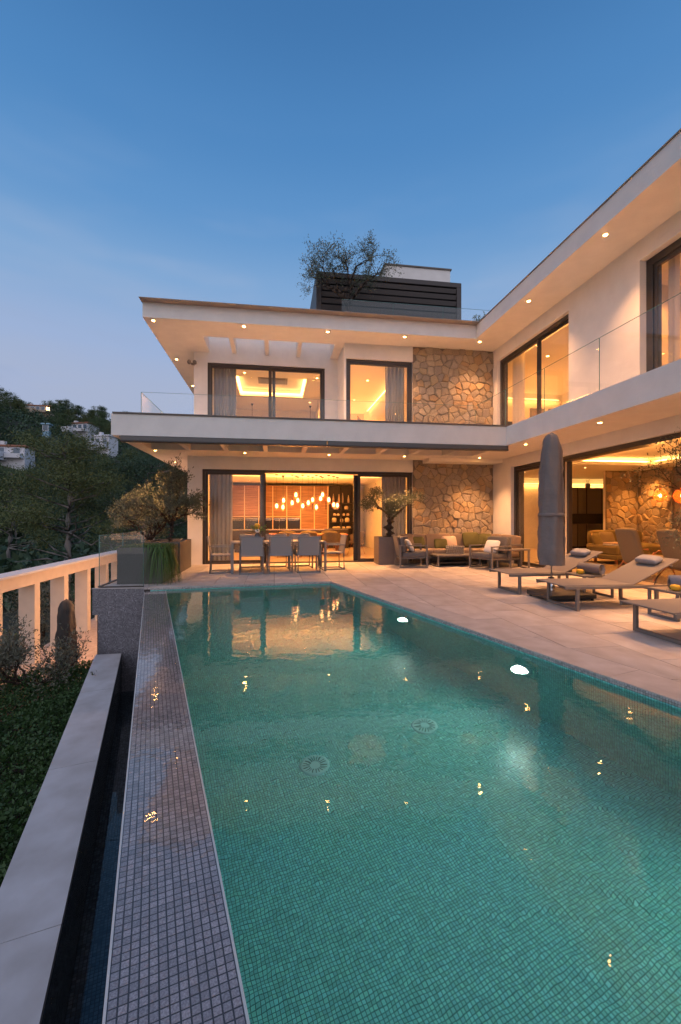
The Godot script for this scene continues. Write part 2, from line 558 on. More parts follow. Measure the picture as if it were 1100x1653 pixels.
func setting():
	# terrace: slab, joints and pavers
	var poly = deck_polygon()
	var slab = structure("terrace", prism(poly, -0.5, -0.008), "joint")
	var e = (Vector2(4.842, 4.0) - Vector2(1.171, -9.058)).normalized()
	var nrm = Vector2(-e.y, e.x)
	if nrm.x < 0:
		nrm = -nrm
	var w = 0.42
	# coping band along the pool, cut in lengths
	var L = Vector2(4.842, 4.0).distance_to(Vector2(1.171, -9.058))
	var k = 0
	var s = 0.0
	var a0 = Vector2(1.171, -9.058)
	while s < L - 0.01:
		var s2 = minf(s + 1.2, L)
		var q = PackedVector2Array([a0 + e * (s + 0.002), a0 + e * (s2 - 0.002), a0 + e * (s2 - 0.002) + nrm * (w - 0.004), a0 + e * (s + 0.002) + nrm * (w - 0.004)])
		part(slab, "coping_stone", prism(q, -0.035, 0.0), "coping_stone")
		s = s2
		k += 1
	var inner = Geometry2D.clip_polygons(poly, PackedVector2Array([a0 - e * 0.5 - nrm * 0.1, a0 + e * (L + 1) - nrm * 0.1, a0 + e * (L + 1) + nrm * w, a0 - e * 0.0 + nrm * w, a0 - e * 0.0 - nrm * 0.1]))
	var pw = 0.6
	var pl = 0.9
	var r = RandomNumberGenerator.new()
	r.seed = 21
	for i in range(-8, 18):
		for j in range(-16, 5):
			var x = i * pw
			var z = j * pl + (0.45 if i % 2 != 0 else 0.0)
			var cell = PackedVector2Array([Vector2(x + 0.004, z + 0.004), Vector2(x + pw - 0.004, z + 0.004), Vector2(x + pw - 0.004, z + pl - 0.004), Vector2(x + 0.004, z + pl - 0.004)])
			for base in inner:
				for c in Geometry2D.intersect_polygons(cell, base):
					if c.size() >= 3:
						var ar = 0.0
						for m in c.size():
							ar += c[m].cross(c[(m + 1) % c.size()])
						if absf(ar) > 0.002:
							part(slab, "paver", prism(c, -0.03, r.randf_range(-0.0012, 0.0005)), "paver%d" % r.randi_range(0, 3))
	# ground falling away on the valley side, far behind the pool parapet and under the house
	var st = begin()
	var nz = FastNoiseLite.new()
	nz.seed = 5
	nz.frequency = 0.02
	var n = 72
	var grid = []
	for i in n + 1:
		var row = []
		for j in n + 1:
			var x = lerpf(-330.0, 130.0, pow(float(i) / n, 0.8))
			var z = lerpf(60.0, -400.0, pow(float(j) / n, 1.25))
			row.append(Vector3(x, ground_y(x, z, nz), z))
		grid.append(row)
	for i in n:
		for j in n:
			quad(st, grid[i][j], grid[i + 1][j], grid[i + 1][j + 1], grid[i][j + 1], Vector3(0, -500, 0))
	structure("hill_ground", st.commit(), "earth")

func ground_y(x: float, z: float, nz: FastNoiseLite) -> float:
	# camera-relative bearing of the hill: rises to the left back
	var c = cos(deg_to_rad(-8.69))
	var sn = sin(deg_to_rad(-8.69))
	var cx = x * c - z * sn
	var d = -(x * sn + z * c)
	var base = -5.0
	var dist = sqrt(cx * cx + d * d)
	var rise = smoothstep(35.0, 210.0, dist) * clampf((d - 20.0) / 60.0, 0, 1)
	var side = clampf(1.0 - (cx + 120.0) / 260.0, 0.35, 1.15)
	var y = base + rise * 46.5 * side + nz.get_noise_2d(x, z) * 5.0 * rise
	if dist < 35.0:
		y = base
	return y

func tile_mesh(t := 0.0246, h := 0.003) -> Mesh:
	var st = begin()
	var a = t / 2.0
	var b = a - 0.0012
	var c = Vector3(0, -0.01, 0)
	quad(st, Vector3(-b, 0, -b), Vector3(b, 0, -b), Vector3(b, 0, b), Vector3(-b, 0, b), c)
	for k in 4:
		var q = Basis(Vector3.UP, k * PI / 2)
		quad(st, q * Vector3(-b, 0, b), q * Vector3(b, 0, b), q * Vector3(a, -h, a), q * Vector3(-a, -h, a), c)
	return st.commit()

func pool():
	var r = RandomNumberGenerator.new()
	r.seed = 5
	var p = thing("swimming_pool", "long mosaic tiled infinity pool with turquoise water and a grey overflow edge", "pool")
	var far_l = Vector2(-2.449, -8.753)
	var far_r = Vector2(1.171, -9.058)
	var near_r = Vector2(4.842, 4.0)
	var near_l = pool_pt(-5.2, -0.37)
	var fy = WATER - POOL_DEPTH
	# shell
	part(p, "floor_shell", prism(PackedVector2Array([far_l + Vector2(-0.1, -0.3), far_r + Vector2(0.3, -0.3), near_r + Vector2(0.3, 0), near_l]), fy - 0.2, fy - 0.0013), "pool_grout")
	var rd = (near_r - far_r).normalized()
	var rn = Vector2(-rd.y, rd.x)
	if rn.x < 0: rn = -rn
	part(p, "side_wall", prism(PackedVector2Array([far_r, near_r, near_r + rn * 0.2, far_r + rn * 0.2]), fy - 0.1, -0.036), "pool_grout")
	var fd = (far_r - far_l).normalized()
	var fn = Vector2(fd.y, -fd.x)
	if fn.y > 0: fn = -fn
	part(p, "end_wall", prism(PackedVector2Array([far_l + fd * 0.12, far_r + rn * 0.004, far_r + fn * 0.25, far_l + fd * 0.12 + fn * 0.25]), fy - 0.6, -0.009), "pool_grout")
	part(p, "overflow_wall", prism(PackedVector2Array([pool_pt(7.88, -0.366), pool_pt(7.812, 0.0), pool_pt(-5.2, 0.0), pool_pt(-5.2, -0.366)]), -2.2, -0.068), "grout")
	part(p, "inner_face", prism(PackedVector2Array([pool_pt(7.81, 0.001), pool_pt(7.81, 0.005), pool_pt(-5.2, 0.005), pool_pt(-5.2, 0.001)]), fy, -0.075), "pool_grout")
	# white edge trims of the overflow wall
	for t in [-0.368, 0.003]:
		part(p, "edge_trim", prism(PackedVector2Array([pool_pt(7.8, t - 0.004), pool_pt(7.8, t + 0.004), pool_pt(-5.0, t + 0.004), pool_pt(-5.0, t - 0.004)]), -0.12, -0.0635), "trim")
	# overflow wall top tiles: the nearest 299 are single parts, the rest one mass
	var tm = tile_mesh()
	var along = Vector3(PD.x, 0, PD.y)
	var across = Vector3(PR.x, 0, PR.y)
	var top = Basis(across, Vector3.UP, -along)
	var pitch = 0.0278
	var xfs = []
	var cols = []
	for i in range(-6, 286):
		for j in 13:
			var q = pool_pt(0.004 + (i + 0.5) * pitch, -0.3635 + (j + 0.5) * pitch)
			var b = top * Basis.from_euler(Vector3(r.randfn() * 0.012, r.randfn() * 0.01, r.randfn() * 0.012))
			var pos = Vector3(q.x, -0.0668 + r.randfn() * 0.0002, q.y)
			if i >= 0 and i < 23:
				var o = part(p, "wall_tile", tm, "wall_tile%d" % r.randi_range(0, 5), pos)
				o.basis = b
			else:
				if far_l.y + 0.02 > q.y: continue
				xfs.append(Transform3D(b, pos))
				var v = r.randf_range(0.29, 0.48)
				cols.append(Color(v * 1.04, v * 0.95, v * 0.96))
	mm_stuff(p, "overflow_tiles", tm, "wall_tile_many", xfs, cols)
	# pool floor
	xfs = []; cols = []
	var P = 0.0205
	var pm = tile_mesh(0.0189)
	for i in range(-12, 392):
		for j in range(-1, 165):
			var q = pool_pt(i * P, 0.014 + j * P)
			if (q - far_r).dot(rn) > 0.012 or (q - far_l).dot(fn) > 0.012: continue
			xfs.append(Transform3D(Basis(Vector3.UP, r.randfn() * 0.01), Vector3(q.x, fy, q.y)).rotated_local(Vector3.UP, 0.2593))
			cols.append(pool_colour(r))
	mm_stuff(p, "floor_tiles", pm, "pool_tile_many", xfs, cols)
	# right wall and end wall
	xfs = []; cols = []
	for wdef in [[far_r, near_r, rn, 400], [far_r, far_l, fn, 172]]:
		var a: Vector2 = wdef[0]
		var d2: Vector2 = (wdef[1] - a).normalized()
		var nn: Vector2 = wdef[2]
		var ub = Vector3(d2.x, 0, d2.y)
		var nb = Vector3(-nn.x, 0, -nn.y)
		var bas = Basis(ub, nb, ub.cross(nb))
		for i in wdef[3]:
			for j in 74:
				var y = -0.016 - j * P
				if y < fy - 0.004: continue
				var q = a + d2 * (0.014 + i * P)
				xfs.append(Transform3D(bas, Vector3(q.x - nn.x * 0.002, y, q.y - nn.y * 0.002)))
				cols.append(pool_colour(r) if j > 1 else Color(0.34, 0.33, 0.32) * r.randf_range(0.75, 1.3))
	mm_stuff(p, "side_tiles", pm, "pool_tile_many", xfs, cols)
	# drains, inlets, lamps
	for q in [Vector2(0.343, -3.676), Vector2(1.45, -4.053)]:
		var d = part(p, "drain", lathe([Vector2(0.001, 0.012), Vector2(0.10, 0.012), Vector2(0.115, 0.010), Vector2(0.125, 0.0), Vector2(0.125, -0.005)], 32), "drain", Vector3(q.x, fy + 0.002, q.y))
		for k in 20:
			var an = TAU * k / 20
			var sl = part(d, "slot", box_mesh(Vector3(0.055, 0.003, 0.007)), "pool_grout", Vector3(cos(an) * 0.07, 0.0125, sin(an) * 0.07), Vector3(0, -rad_to_deg(an), 0))
			sl.name = "slot"
	var wall_rot = Basis(Vector3(rd.x, 0, rd.y), Vector3(-rn.x, 0, -rn.y), Vector3(rd.x, 0, rd.y).cross(Vector3(-rn.x, 0, -rn.y)))
	for q in [Vector2(2.104, -5.477), Vector2(2.305, -4.792), Vector2(2.487, -4.086), Vector2(2.874, -2.733)]:
		var u = (q - far_r).dot(rd)
		var o = part(p, "inlet", lathe([Vector2(0.001, 0.012), Vector2(0.02, 0.012), Vector2(0.022, 0.02), Vector2(0.045, 0.018), Vector2(0.055, 0.008), Vector2(0.055, 0.0)], 20), "drain", Vector3((far_r + rd * u).x, -0.21, (far_r + rd * u).y))
		o.basis = wall_rot
	for q in [Vector2(1.962, -6.30), Vector2(2.542, -4.163), Vector2(3.122, -2.03), Vector2(3.70, 0.1)]:
		var u = (q - far_r).dot(rd)
		var c = far_r + rd * u
		var t = thing("pool_lamp", "round white underwater lamp glowing in the pool's side wall", "lamp", Vector3(c.x, -0.56, c.y), 0.0, "underwater pool lamps")
		var ring = part(t, "ring", lathe([Vector2(0.085, 0.012), Vector2(0.09, 0.02), Vector2(0.125, 0.016), Vector2(0.135, 0.0)], 28), "drain")
		ring.basis = wall_rot
		var lens = part(t, "lens", lathe([Vector2(0.001, 0.022), Vector2(0.05, 0.02), Vector2(0.086, 0.012)], 24), "pool_glow")
		lens.basis = wall_rot
		var l = SpotLight3D.new()
		l.name = "beam"
		l.light_color = lin(0.75, 1.0, 0.88)
		l.light_energy = 0.42
		l.light_size = 0.08
		l.spot_range = 8.0
		l.spot_angle = 80.0
		l.spot_angle_attenuation = 1.0
		l.shadow_enabled = true
		t.add_child(l)
		l.position = Vector3(-rn.x, 0, -rn.y) * 0.04
		l.basis = Basis.looking_at(Vector3(-rn.x, -0.12, -rn.y), Vector3.UP)
	# water
	var wm = ArrayMesh.new()
	var ws = prism_top(PackedVector2Array([pool_pt(7.815, 0.006), far_r + Vector2(0.003, -0.003), near_r + rn * 0.003, pool_pt(-5.2, 0.006)]), WATER)
	structure("pool_water", ws, "water")
	structure("overflow_water", prism_top(PackedVector2Array([pool_pt(7.88, -0.366), pool_pt(7.812, 0.004), pool_pt(-5.2, 0.004), pool_pt(-5.2, -0.366)]), WATER - 0.0005), "film")
	# catch channel, parapet and mosaic end wall
	var c = thing("catch_channel", "dark tiled overflow channel beside the pool with a broad grey stone parapet", "channel")
	part(c, "parapet_wall", prism(PackedVector2Array([pool_pt(8.0, -1.18), pool_pt(7.9, -0.77), pool_pt(-5.2, -0.77), pool_pt(-5.2, -1.18)]), -5.0, -1.245), "grout")
	part(c, "channel_floor", prism(PackedVector2Array([pool_pt(7.95, -0.78), pool_pt(7.9, -0.36), pool_pt(-5.2, -0.36), pool_pt(-5.2, -0.78)]), -2.3, -2.004), "grout")
	var s = 7.98
	var lens2 = [1.9, 2.1, 2.0, 1.95, 2.05, 2.0, 1.2]
	for l in lens2:
		part(c, "coping_stone", prism(PackedVector2Array([pool_pt(s - 0.003, -1.2), pool_pt(s - 0.003 - (0.09 if s > 7.9 else 0.0), -0.764), pool_pt(s - l + 0.003, -0.764), pool_pt(s - l + 0.003, -1.2)]), -1.244, -1.2), "grey_coping")
		s -= l
	xfs = []; cols = []
	for i in range(-6, 292):
		for j in 15:
			var q = pool_pt(i * pitch, -0.755 + j * pitch)
			xfs.append(Transform3D(top, Vector3(q.x, -2.0025, q.y)))
			cols.append(dark_colour(r))
		for j in 28:
			var q = pool_pt(i * pitch, -0.7665)
			xfs.append(Transform3D(Basis(along, across, along.cross(across)), Vector3(q.x, -1.262 - j * pitch, q.y)))
			cols.append(dark_colour(r) * 0.8)
	mm_stuff(c, "channel_tiles", tm, "channel_tile_many", xfs, cols)
	structure("channel_water", prism_top(PackedVector2Array([pool_pt(7.9, -0.763), pool_pt(7.85, -0.37), pool_pt(-5.2, -0.37), pool_pt(-5.2, -0.763)]), -1.93), "channel_water")
	# mosaic retaining wall at the far end, under the terrace edge
	var w = thing("mosaic_retaining_wall", "grey speckled mosaic wall below the terrace edge beside the pool's far corner", "wall")
	part(w, "wall_core", prism(PackedVector2Array([Vector2(-3.31, -8.808), Vector2(-2.42, -8.747), Vector2(-2.42, -9.3), Vector2(-3.31, -9.3)]), -5.0, -0.51), "grout")
	part(w, "edge_beam", prism(PackedVector2Array([Vector2(-3.40, -8.812), Vector2(-2.46, -8.7475), Vector2(-2.46, -8.83), Vector2(-3.40, -8.9)]), -0.5, -0.009), "grout")
	xfs = []; cols = []
	var wd = (Vector2(-2.38, -8.756) - Vector2(-3.40, -8.826)).normalized()
	var wn = Vector3(-wd.y, 0, wd.x)
	if wn.z < 0: wn = -wn
	for i in 46:
		for j in 104:
			var u = 0.014 + i * P
			var y = -0.014 - j * P
			if y < -2.1 or (y < -0.5 and u < 0.10): continue
			var q = Vector2(-3.40, -8.826) + wd * u
			xfs.append(Transform3D(Basis(Vector3(wd.x, 0, wd.y), wn, Vector3(wd.x, 0, wd.y).cross(wn)), Vector3(q.x, y, q.y) + wn * 0.018))
			var v = r.randf_range(0.26, 0.46) if r.randf() > 0.04 else r.randf_range(0.5, 0.62)
			cols.append(Color(v * 0.97, v * 0.97, v * 1.05))
	mm_stuff(w, "mosaic_tiles", pm, "wall_tile_many", xfs, cols)
	part(w, "edge_trim", prism(PackedVector2Array([Vector2(-3.41, -8.80), Vector2(-2.46, -8.736), Vector2(-2.46, -8.80), Vector2(-3.41, -8.87)]), -0.0085, 0.002), "coping_stone")

func prism_top(poly: PackedVector2Array, y) -> Mesh:
	var st = begin()
	var idx = Geometry2D.triangulate_polygon(poly)
	for i in range(0, idx.size(), 3):
		var v = []
		for k in 3:
			v.append(Vector3(poly[idx[i + k]].x, y, poly[idx[i + k]].y))
		tri(st, v[0], v[1], v[2], Vector3(v[0].x, y - 50.0, v[0].z))
	return st.commit()

func pool_colour(r: RandomNumberGenerator) -> Color:
	var v = r.randf_range(0.80, 1.2)
	var g = r.randf_range(0.92, 1.1)
	return Color(0.155 * v, 0.52 * v, 0.465 * v * g)

func dark_colour(r: RandomNumberGenerator) -> Color:
	var v = r.randf_range(0.6, 1.4)
	return Color(0.085 * v, 0.10 * v, 0.115 * v)

# ---------------------------------------------------------------- villa
func stone_cladding(parent: Node3D, called, origin: Vector3, u: Vector3, w: float, h: float, cell: float, sd: int) -> Node3D:
	# irregular dry-laid stones: cells of a jittered grid, each a domed piece of its own in front of dark mortar
	var r = RandomNumberGenerator.new()
	r.seed = sd
	var n = u.cross(Vector3.UP)
	var st = begin()
	var mid = origin + u * w / 2 + Vector3.UP * h / 2
	st_box(st, Vector3(-w / 2, -h / 2, -0.04), Vector3(w / 2, h / 2, 0.0), 0.0)
	var back = part(parent, called, st.commit(), "mortar")
	back.transform = Transform3D(Basis(u, Vector3.UP, n), mid)
	var pts = []
	var nx = int(ceil(w / cell))
	var ny = int(ceil(h / (cell * 0.88)))
	for j in range(-1, ny + 1):
		for i in range(-1, nx + 1):
			var k = 0.46
			pts.append(Vector2((i + 0.5 + (0.5 if j % 2 else 0.0) + r.randf_range(-k, k)) * w / nx, (j + 0.5 + r.randf_range(-k, k)) * h / ny))
	for i in pts.size():
		var p: Vector2 = pts[i]
		if p.x < 0 or p.x > w or p.y < 0 or p.y > h:
			continue
		var poly = PackedVector2Array([Vector2(0, 0), Vector2(w, 0), Vector2(w, h), Vector2(0, h)])
		for j in pts.size():
			var q: Vector2 = pts[j]
			if j == i or p.distance_squared_to(q) > cell * cell * 9.0:
				continue
			var d = (q - p).normalized()
			var lim = p.distance_to(q) / 2.0 - 0.0055
			var out = PackedVector2Array()
			for m in poly.size():
				var a = poly[m]
				var b = poly[(m + 1) % poly.size()]
				var da = (a - p).dot(d) - lim
				var db = (b - p).dot(d) - lim
				if da <= 0: out.append(a)
				if da * db < 0: out.append(a.lerp(b, da / (da - db)))
			poly = out
			if poly.size() < 3: break
		if poly.size() < 3:
			continue
		# round and roughen the outline
		var ring = []
		for m in poly.size():
			var a = poly[m]
			var b = poly[(m + 1) % poly.size()]
			if a.distance_to(b) < 0.012:
				continue
			ring.append(a.lerp(b, 0.09) + Vector2(r.randfn(), r.randfn()) * 0.002)
			if a.distance_to(b) > 0.12:
				ring.append(a.lerp(b, 0.5).lerp(p, r.randf_range(0.0, 0.06)))
			ring.append(a.lerp(b, 0.91) + Vector2(r.randfn(), r.randfn()) * 0.002)
		if ring.size() < 3:
			continue
		var dep = r.randf_range(0.025, 0.055)
		var tilt = Vector2(r.randfn(), r.randfn()) * 0.10
		var s2 = begin()
		s2.set_smooth_group(0)
		var c3 = Vector3(p.x - w / 2, p.y - h / 2, 0)
		var L = []
		for lv in [[1.0, 0.0], [0.985, 0.6], [0.80, 0.95]]:
			var rr = []
			for g in ring:
				var o: Vector2 = (g - p) * lv[0]
				rr.append(Vector3(o.x, o.y, dep * lv[1] + o.dot(tilt) * lv[1] + r.randfn() * 0.004 * lv[1]))
			L.append(rr)
		var top = Vector3(0, 0, dep * r.randf_range(0.95, 1.2))
		for g in ring.size():
			var g2 = (g + 1) % ring.size()
			for lv in 2:
				quad(s2, L[lv][g], L[lv][g2], L[lv + 1][g2], L[lv + 1][g], Vector3(0, 0, -0.05))
			tri(s2, L[2][g], L[2][g2], top, Vector3(0, 0, -0.05))
		part(back, "stone", s2.commit(), "stone%d" % r.randi_range(0, 6), c3)
	return back

func framed_window(v: Node3D, called, a: Vector3, u: Vector3, widths: Array, h: float, opened := [], depth := 0.1, f := 0.075) -> MeshInstance3D:
	# a: lower outer corner; widths: panel widths along u; every panel has its own sash and pane
	var n = u.cross(Vector3.UP)
	var total = 0.0
	for x in widths: total += x
	var B = Basis(u, Vector3.UP, n)
	var st = begin()
	st_box(st, Vector3(0, h - f, -depth), Vector3(total, h, 0.02), 0.004)
	st_box(st, Vector3(0, 0.0, -depth), Vector3(f, h - f, 0.02), 0.004)
	st_box(st, Vector3(total - f, 0.0, -depth), Vector3(total, h - f, 0.02), 0.004)
	st_box(st, Vector3(f, 0.0, -depth), Vector3(total - f, 0.03, 0.02), 0.004)
	var win = part(v, called, st.commit(), "bronze")
	win.transform = Transform3D(B, a)
	var x = 0.0
	for i in widths.size():
		var w: float = widths[i]
		if not (i in opened):
			var z = -0.03 if i % 2 == 0 else -0.06
			var x0 = x + (f if i == 0 else -0.02)
			var x1 = x + w - (f if i == widths.size() - 1 else -0.02)
			var s2 = begin()
			var g = 0.072
			st_box(s2, Vector3(x0, 0.03, z - 0.02), Vector3(x0 + g, h - f, z + 0.02), 0.003)
			st_box(s2, Vector3(x1 - g, 0.03, z - 0.02), Vector3(x1, h - f, z + 0.02), 0.003)
			st_box(s2, Vector3(x0 + g, 0.03, z - 0.02), Vector3(x1 - g, 0.03 + g, z + 0.02), 0.003)
			st_box(s2, Vector3(x0 + g, h - f - g, z - 0.02), Vector3(x1 - g, h - f, z + 0.02), 0.003)
			part(win, "sash", s2.commit(), "bronze")
			part(win, "pane", pane_mesh(x1 - x0 - 2 * g, h - f - 2 * g - 0.03), "glass", Vector3((x0 + x1) / 2, 0.03 + g + (h - f - 2 * g - 0.03) / 2, z))
		x += w
	return win

func pane_mesh(w: float, h: float) -> Mesh:
	var st = begin()
	quad(st, Vector3(-w / 2, -h / 2, 0), Vector3(w / 2, -h / 2, 0), Vector3(w / 2, h / 2, 0), Vector3(-w / 2, h / 2, 0), Vector3(0, 0, -1))
	return st.commit()

func villa():
	var v = thing("villa", "two storey white villa with cantilevered roof, stone cladding and lit rooms", "villa", Vector3(0, 0, 0))
	var R = ROOF_SOFFIT
	var T = ROOF_TOP
	# --- lower storey walls
	pbox(v, "wall", Vector3(-2.43, 0, FZ - 0.35), Vector3(-2.03, SOFFIT, FZ), "plaster")
	pbox(v, "wall", Vector3(-2.03, 2.73, FZ - 0.35), Vector3(4.2, SOFFIT, FZ - 0.001), "plaster")
	pbox(v, "wall", Vector3(4.2, 0, FZ - 0.35), Vector3(WX, SOFFIT, FZ - 0.05), "plaster")
	pbox(v, "wall", Vector3(-2.43, 0, -20.2), Vector3(-2.13, SOFFIT, FZ - 0.35), "plaster_in")
	pbox(v, "wall", Vector3(-2.43, 0, -20.5), Vector3(4.5, SOFFIT, -20.2), "plaster_in")
	pbox(v, "wall", Vector3(4.2, 0, -20.2), Vector3(4.5, SOFFIT, FZ - 0.35), "plaster_in")
	# wing, lower
	pbox(v, "wall", Vector3(WX, 0, -12.85), Vector3(WX + 0.35, SOFFIT, -11.75), "plaster")
	pbox(v, "wall", Vector3(WX + 0.002, 2.82, -11.75), Vector3(WX + 0.35, SOFFIT, -1.0), "plaster")
	pbox(v, "wall", Vector3(WX, 0, -1.0), Vector3(WX + 0.35, SOFFIT, 1.5), "plaster")
	# --- stone cladding
	stone_cladding(v, "stone_cladding", Vector3(4.2, 0, FZ), Vector3.RIGHT, WX - 4.2, SOFFIT, 0.235, 41)
	stone_cladding(v, "stone_cladding", Vector3(4.2, 3.5, FZ), Vector3.RIGHT, WX - 4.2, R - 3.5, 0.24, 42)
	# --- balcony slab (L-shaped) with the pergola recess on its front
	pbox(v, "balcony_slab", Vector3(-3.43, SOFFIT, -18.0), Vector3(WX + 0.35, 3.5, -11.75), "plaster")
	pbox(v, "balcony_slab", Vector3(5.6, SOFFIT + 0.001, -11.75), Vector3(WX + 0.35, 3.5, 1.5), "plaster")
	pbox(v, "balcony_fascia", Vector3(-3.43, SOFFIT - 0.0005, -10.35), Vector3(5.6, SLAB_TOP, -9.85), "plaster")
	pbox(v, "balcony_fascia", Vector3(-3.43, SOFFIT - 0.0008, -18.0), Vector3(-3.2, SLAB_TOP - 0.001, -10.35), "plaster")
	pbox(v, "balcony_fascia", Vector3(5.6, 3.5, -11.75), Vector3(5.68, SLAB_TOP - 0.001, 1.5), "plaster")
	pbox(v, "balcony_coping", Vector3(-3.40, SLAB_TOP, -10.36), Vector3(5.7, SLAB_TOP + 0.035, -9.82), "coping_metal", 0.006)
	pbox(v, "pergola_cover", Vector3(-3.2, 3.40, -11.75), Vector3(5.6, 3.5, -10.35), "awning")
	for x in [-3.19, -2.2, -1.24, -0.22, 0.78, 1.82, 2.84, 3.79, 4.77]:
		pbox(v, "pergola_beam", Vector3(x - 0.06, SOFFIT + 0.002, -11.75), Vector3(x + 0.06, 3.40, -10.35), "plaster")
	# --- upper storey walls
	var BZ = -14.2
	pbox(v, "wall", Vector3(-2.5, 3.5, BZ - 0.3), Vector3(-2.09, 7.25, BZ), "plaster")
	pbox(v, "wall", Vector3(-2.09, 6.26, BZ - 0.3), Vector3(1.65, 7.25, BZ - 0.001), "plaster")
	pbox(v, "wall", Vector3(1.65, 3.5, BZ - 0.3), Vector3(2.07, 7.25, BZ - 0.002), "plaster")
	pbox(v, "wall", Vector3(2.07, 3.5, BZ - 0.3), Vector3(2.13, R, FZ), "plaster")
	pbox(v, "wall", Vector3(2.13, 6.12, FZ - 0.3), Vector3(4.2, R, FZ - 0.001), "plaster")
	pbox(v, "wall", Vector3(4.2, 3.5, FZ - 0.35), Vector3(WX, R, FZ - 0.05), "plaster")
	pbox(v, "wall", Vector3(-2.5, 3.5, -20.2), Vector3(-2.2, R, BZ - 0.3), "plaster_in")
	pbox(v, "wall", Vector3(-2.5, 3.5, -20.5), Vector3(4.5, R, -20.2), "plaster_in")
	pbox(v, "wall", Vector3(4.2, 3.5, -20.2), Vector3(4.5, R, FZ - 0.35), "plaster_in")
	pbox(v, "wall", Vector3(1.9, 3.5, -20.2), Vector3(2.1, R, BZ - 0.3), "plaster_in")
	# wing, upper
	pbox(v, "wall", Vector3(WX, 3.5, -12.85), Vector3(WX + 0.35, R, -12.53), "plaster")
	pbox(v, "wall", Vector3(WX + 0.001, 6.2, -12.53), Vector3(WX + 0.35, R, -9.24), "plaster")
	pbox(v, "wall", Vector3(WX, 3.5, -9.24), Vector3(WX + 0.35, R, -7.24), "plaster")
	pbox(v, "wall", Vector3(WX + 0.001, 6.2, -7.24), Vector3(WX + 0.35, R, -4.0), "plaster")
	pbox(v, "wall", Vector3(WX, 3.5, -4.0), Vector3(WX + 0.35, R, 1.5), "plaster")
	pbox(v, "wall", Vector3(11.5, 3.5, -16.0), Vector3(11.8, R, 1.5), "plaster_in")
	pbox(v, "wall", Vector3(4.5, 3.5, -16.3), Vector3(11.8, R, -16.0), "plaster_in")
	pbox(v, "wall", Vector3(WX + 0.35, 3.5, 1.2), Vector3(11.5, R, 1.5), "plaster_in")
	pbox(v, "wall", Vector3(WX + 0.35, 3.5, -8.3), Vector3(11.5, R, -8.1), "plaster_in")
	# floors and ceilings inside
	pbox(v, "floor", Vector3(-2.13, -0.2, -20.2), Vector3(4.2, 0.004, FZ - 0.1), "floor_in")
	pbox(v, "upper_floor", Vector3(-2.5, SOFFIT + 0.25, -20.5), Vector3(WX + 0.1, 3.499, -18.0), "floor_in")
	pbox(v, "upper_floor", Vector3(WX + 0.352, SOFFIT + 0.2, -16.3), Vector3(11.8, 3.502, 1.5), "floor_in")
	# --- roof, with an open strip crossed by beams over the balcony
	var zo0 = -12.97
	pbox(v, "roof_slab", Vector3(-3.39, R, zo0), Vector3(WX + 0.5, T, -11.94), "plaster")
	pbox(v, "roof_slab", Vector3(-3.39, R + 0.001, -20.6), Vector3(-2.03, T, zo0), "plaster")
	pbox(v, "roof_slab", Vector3(1.82, R + 0.001, -20.6), Vector3(WX + 0.5, T, zo0), "plaster")
	pbox(v, "roof_slab", Vector3(-2.03, R + 0.002, -20.6), Vector3(1.82, T - 0.001, BZ - 0.301), "plaster")
	pbox(v, "roof_slab", Vector3(5.84, R + 0.0005, -11.94), Vector3(12.0, T - 0.0005, 1.8), "plaster")
	pbox(v, "roof_slab", Vector3(WX + 0.5, R + 0.0015, -16.5), Vector3(12.0, T - 0.0015, -11.94), "plaster")
	for x in [-1.25, -0.23, 0.77]:
		pbox(v, "roof_beam", Vector3(x - 0.06, R + 0.004, BZ), Vector3(x + 0.06, T - 0.03, zo0), "plaster")
	for a in [[Vector3(-3.42, T, -11.97), Vector3(5.81, T + 0.02, -11.70)], [Vector3(-3.42, T, -20.6), Vector3(-3.2, T + 0.02, -11.97)], [Vector3(5.81, T + 0.0005, -11.97), Vector3(6.05, T + 0.0205, 1.8)]]:
		pbox(v, "roof_coping", a[0], a[1], "roof_edge", 0.005)
	for a in [[Vector3(-3.42, T - 0.002, -11.94), Vector3(5.81, T + 0.018, -11.915)], [Vector3(5.815, T - 0.002, -11.915), Vector3(5.84, T + 0.018, 1.8)], [Vector3(-3.415, T - 0.002, -20.6), Vector3(-3.39, T + 0.018, -11.94)]]:
		pbox(v, "drip_edge", a[0], a[1], "roof_edge", 0.004)
	# --- windows
	var kw = framed_window(v, "sliding_window", Vector3(-2.03, 0, FZ - 0.09), Vector3.RIGHT, [1.74, 2.82, 1.67], 2.73, [1], 0.22)
	for x in [-0.33, 2.48]:
		part(kw, "stile", box_mesh(Vector3(0.17, 2.6, 0.10), 0.005), "black_gap", Vector3(x + 2.03, 1.33, -0.14))
	var bw = framed_window(v, "sliding_window", Vector3(-2.09, 3.5, BZ - 0.06), Vector3.RIGHT, [1.96, 1.78], 2.76, [], 0.16)
	part(bw, "stile", box_mesh(Vector3(0.10, 2.6, 0.05), 0.005), "black_gap", Vector3(2.08, 1.36, -0.105))
	var hw = framed_window(v, "picture_window", Vector3(2.13, 3.5, FZ - 0.10), Vector3.RIGHT, [2.07], 2.62, [], 0.16)
	var uw = framed_window(v, "sliding_window", Vector3(WX + 0.12, 3.5, -12.53), Vector3(0, 0, 1), [1.90, 1.39], 2.7, [], 0.18, 0.10)
	var u2 = framed_window(v, "sliding_window", Vector3(WX + 0.16, 3.5, -7.24), Vector3(0, 0, 1), [1.6, 1.64], 2.7, [], 0.18, 0.14)
	var lw = framed_window(v, "sliding_window", Vector3(WX + 0.12, 0, -11.75), Vector3(0, 0, 1), [2.14, 6.61, 2.0], 2.82, [1], 0.24, 0.10)
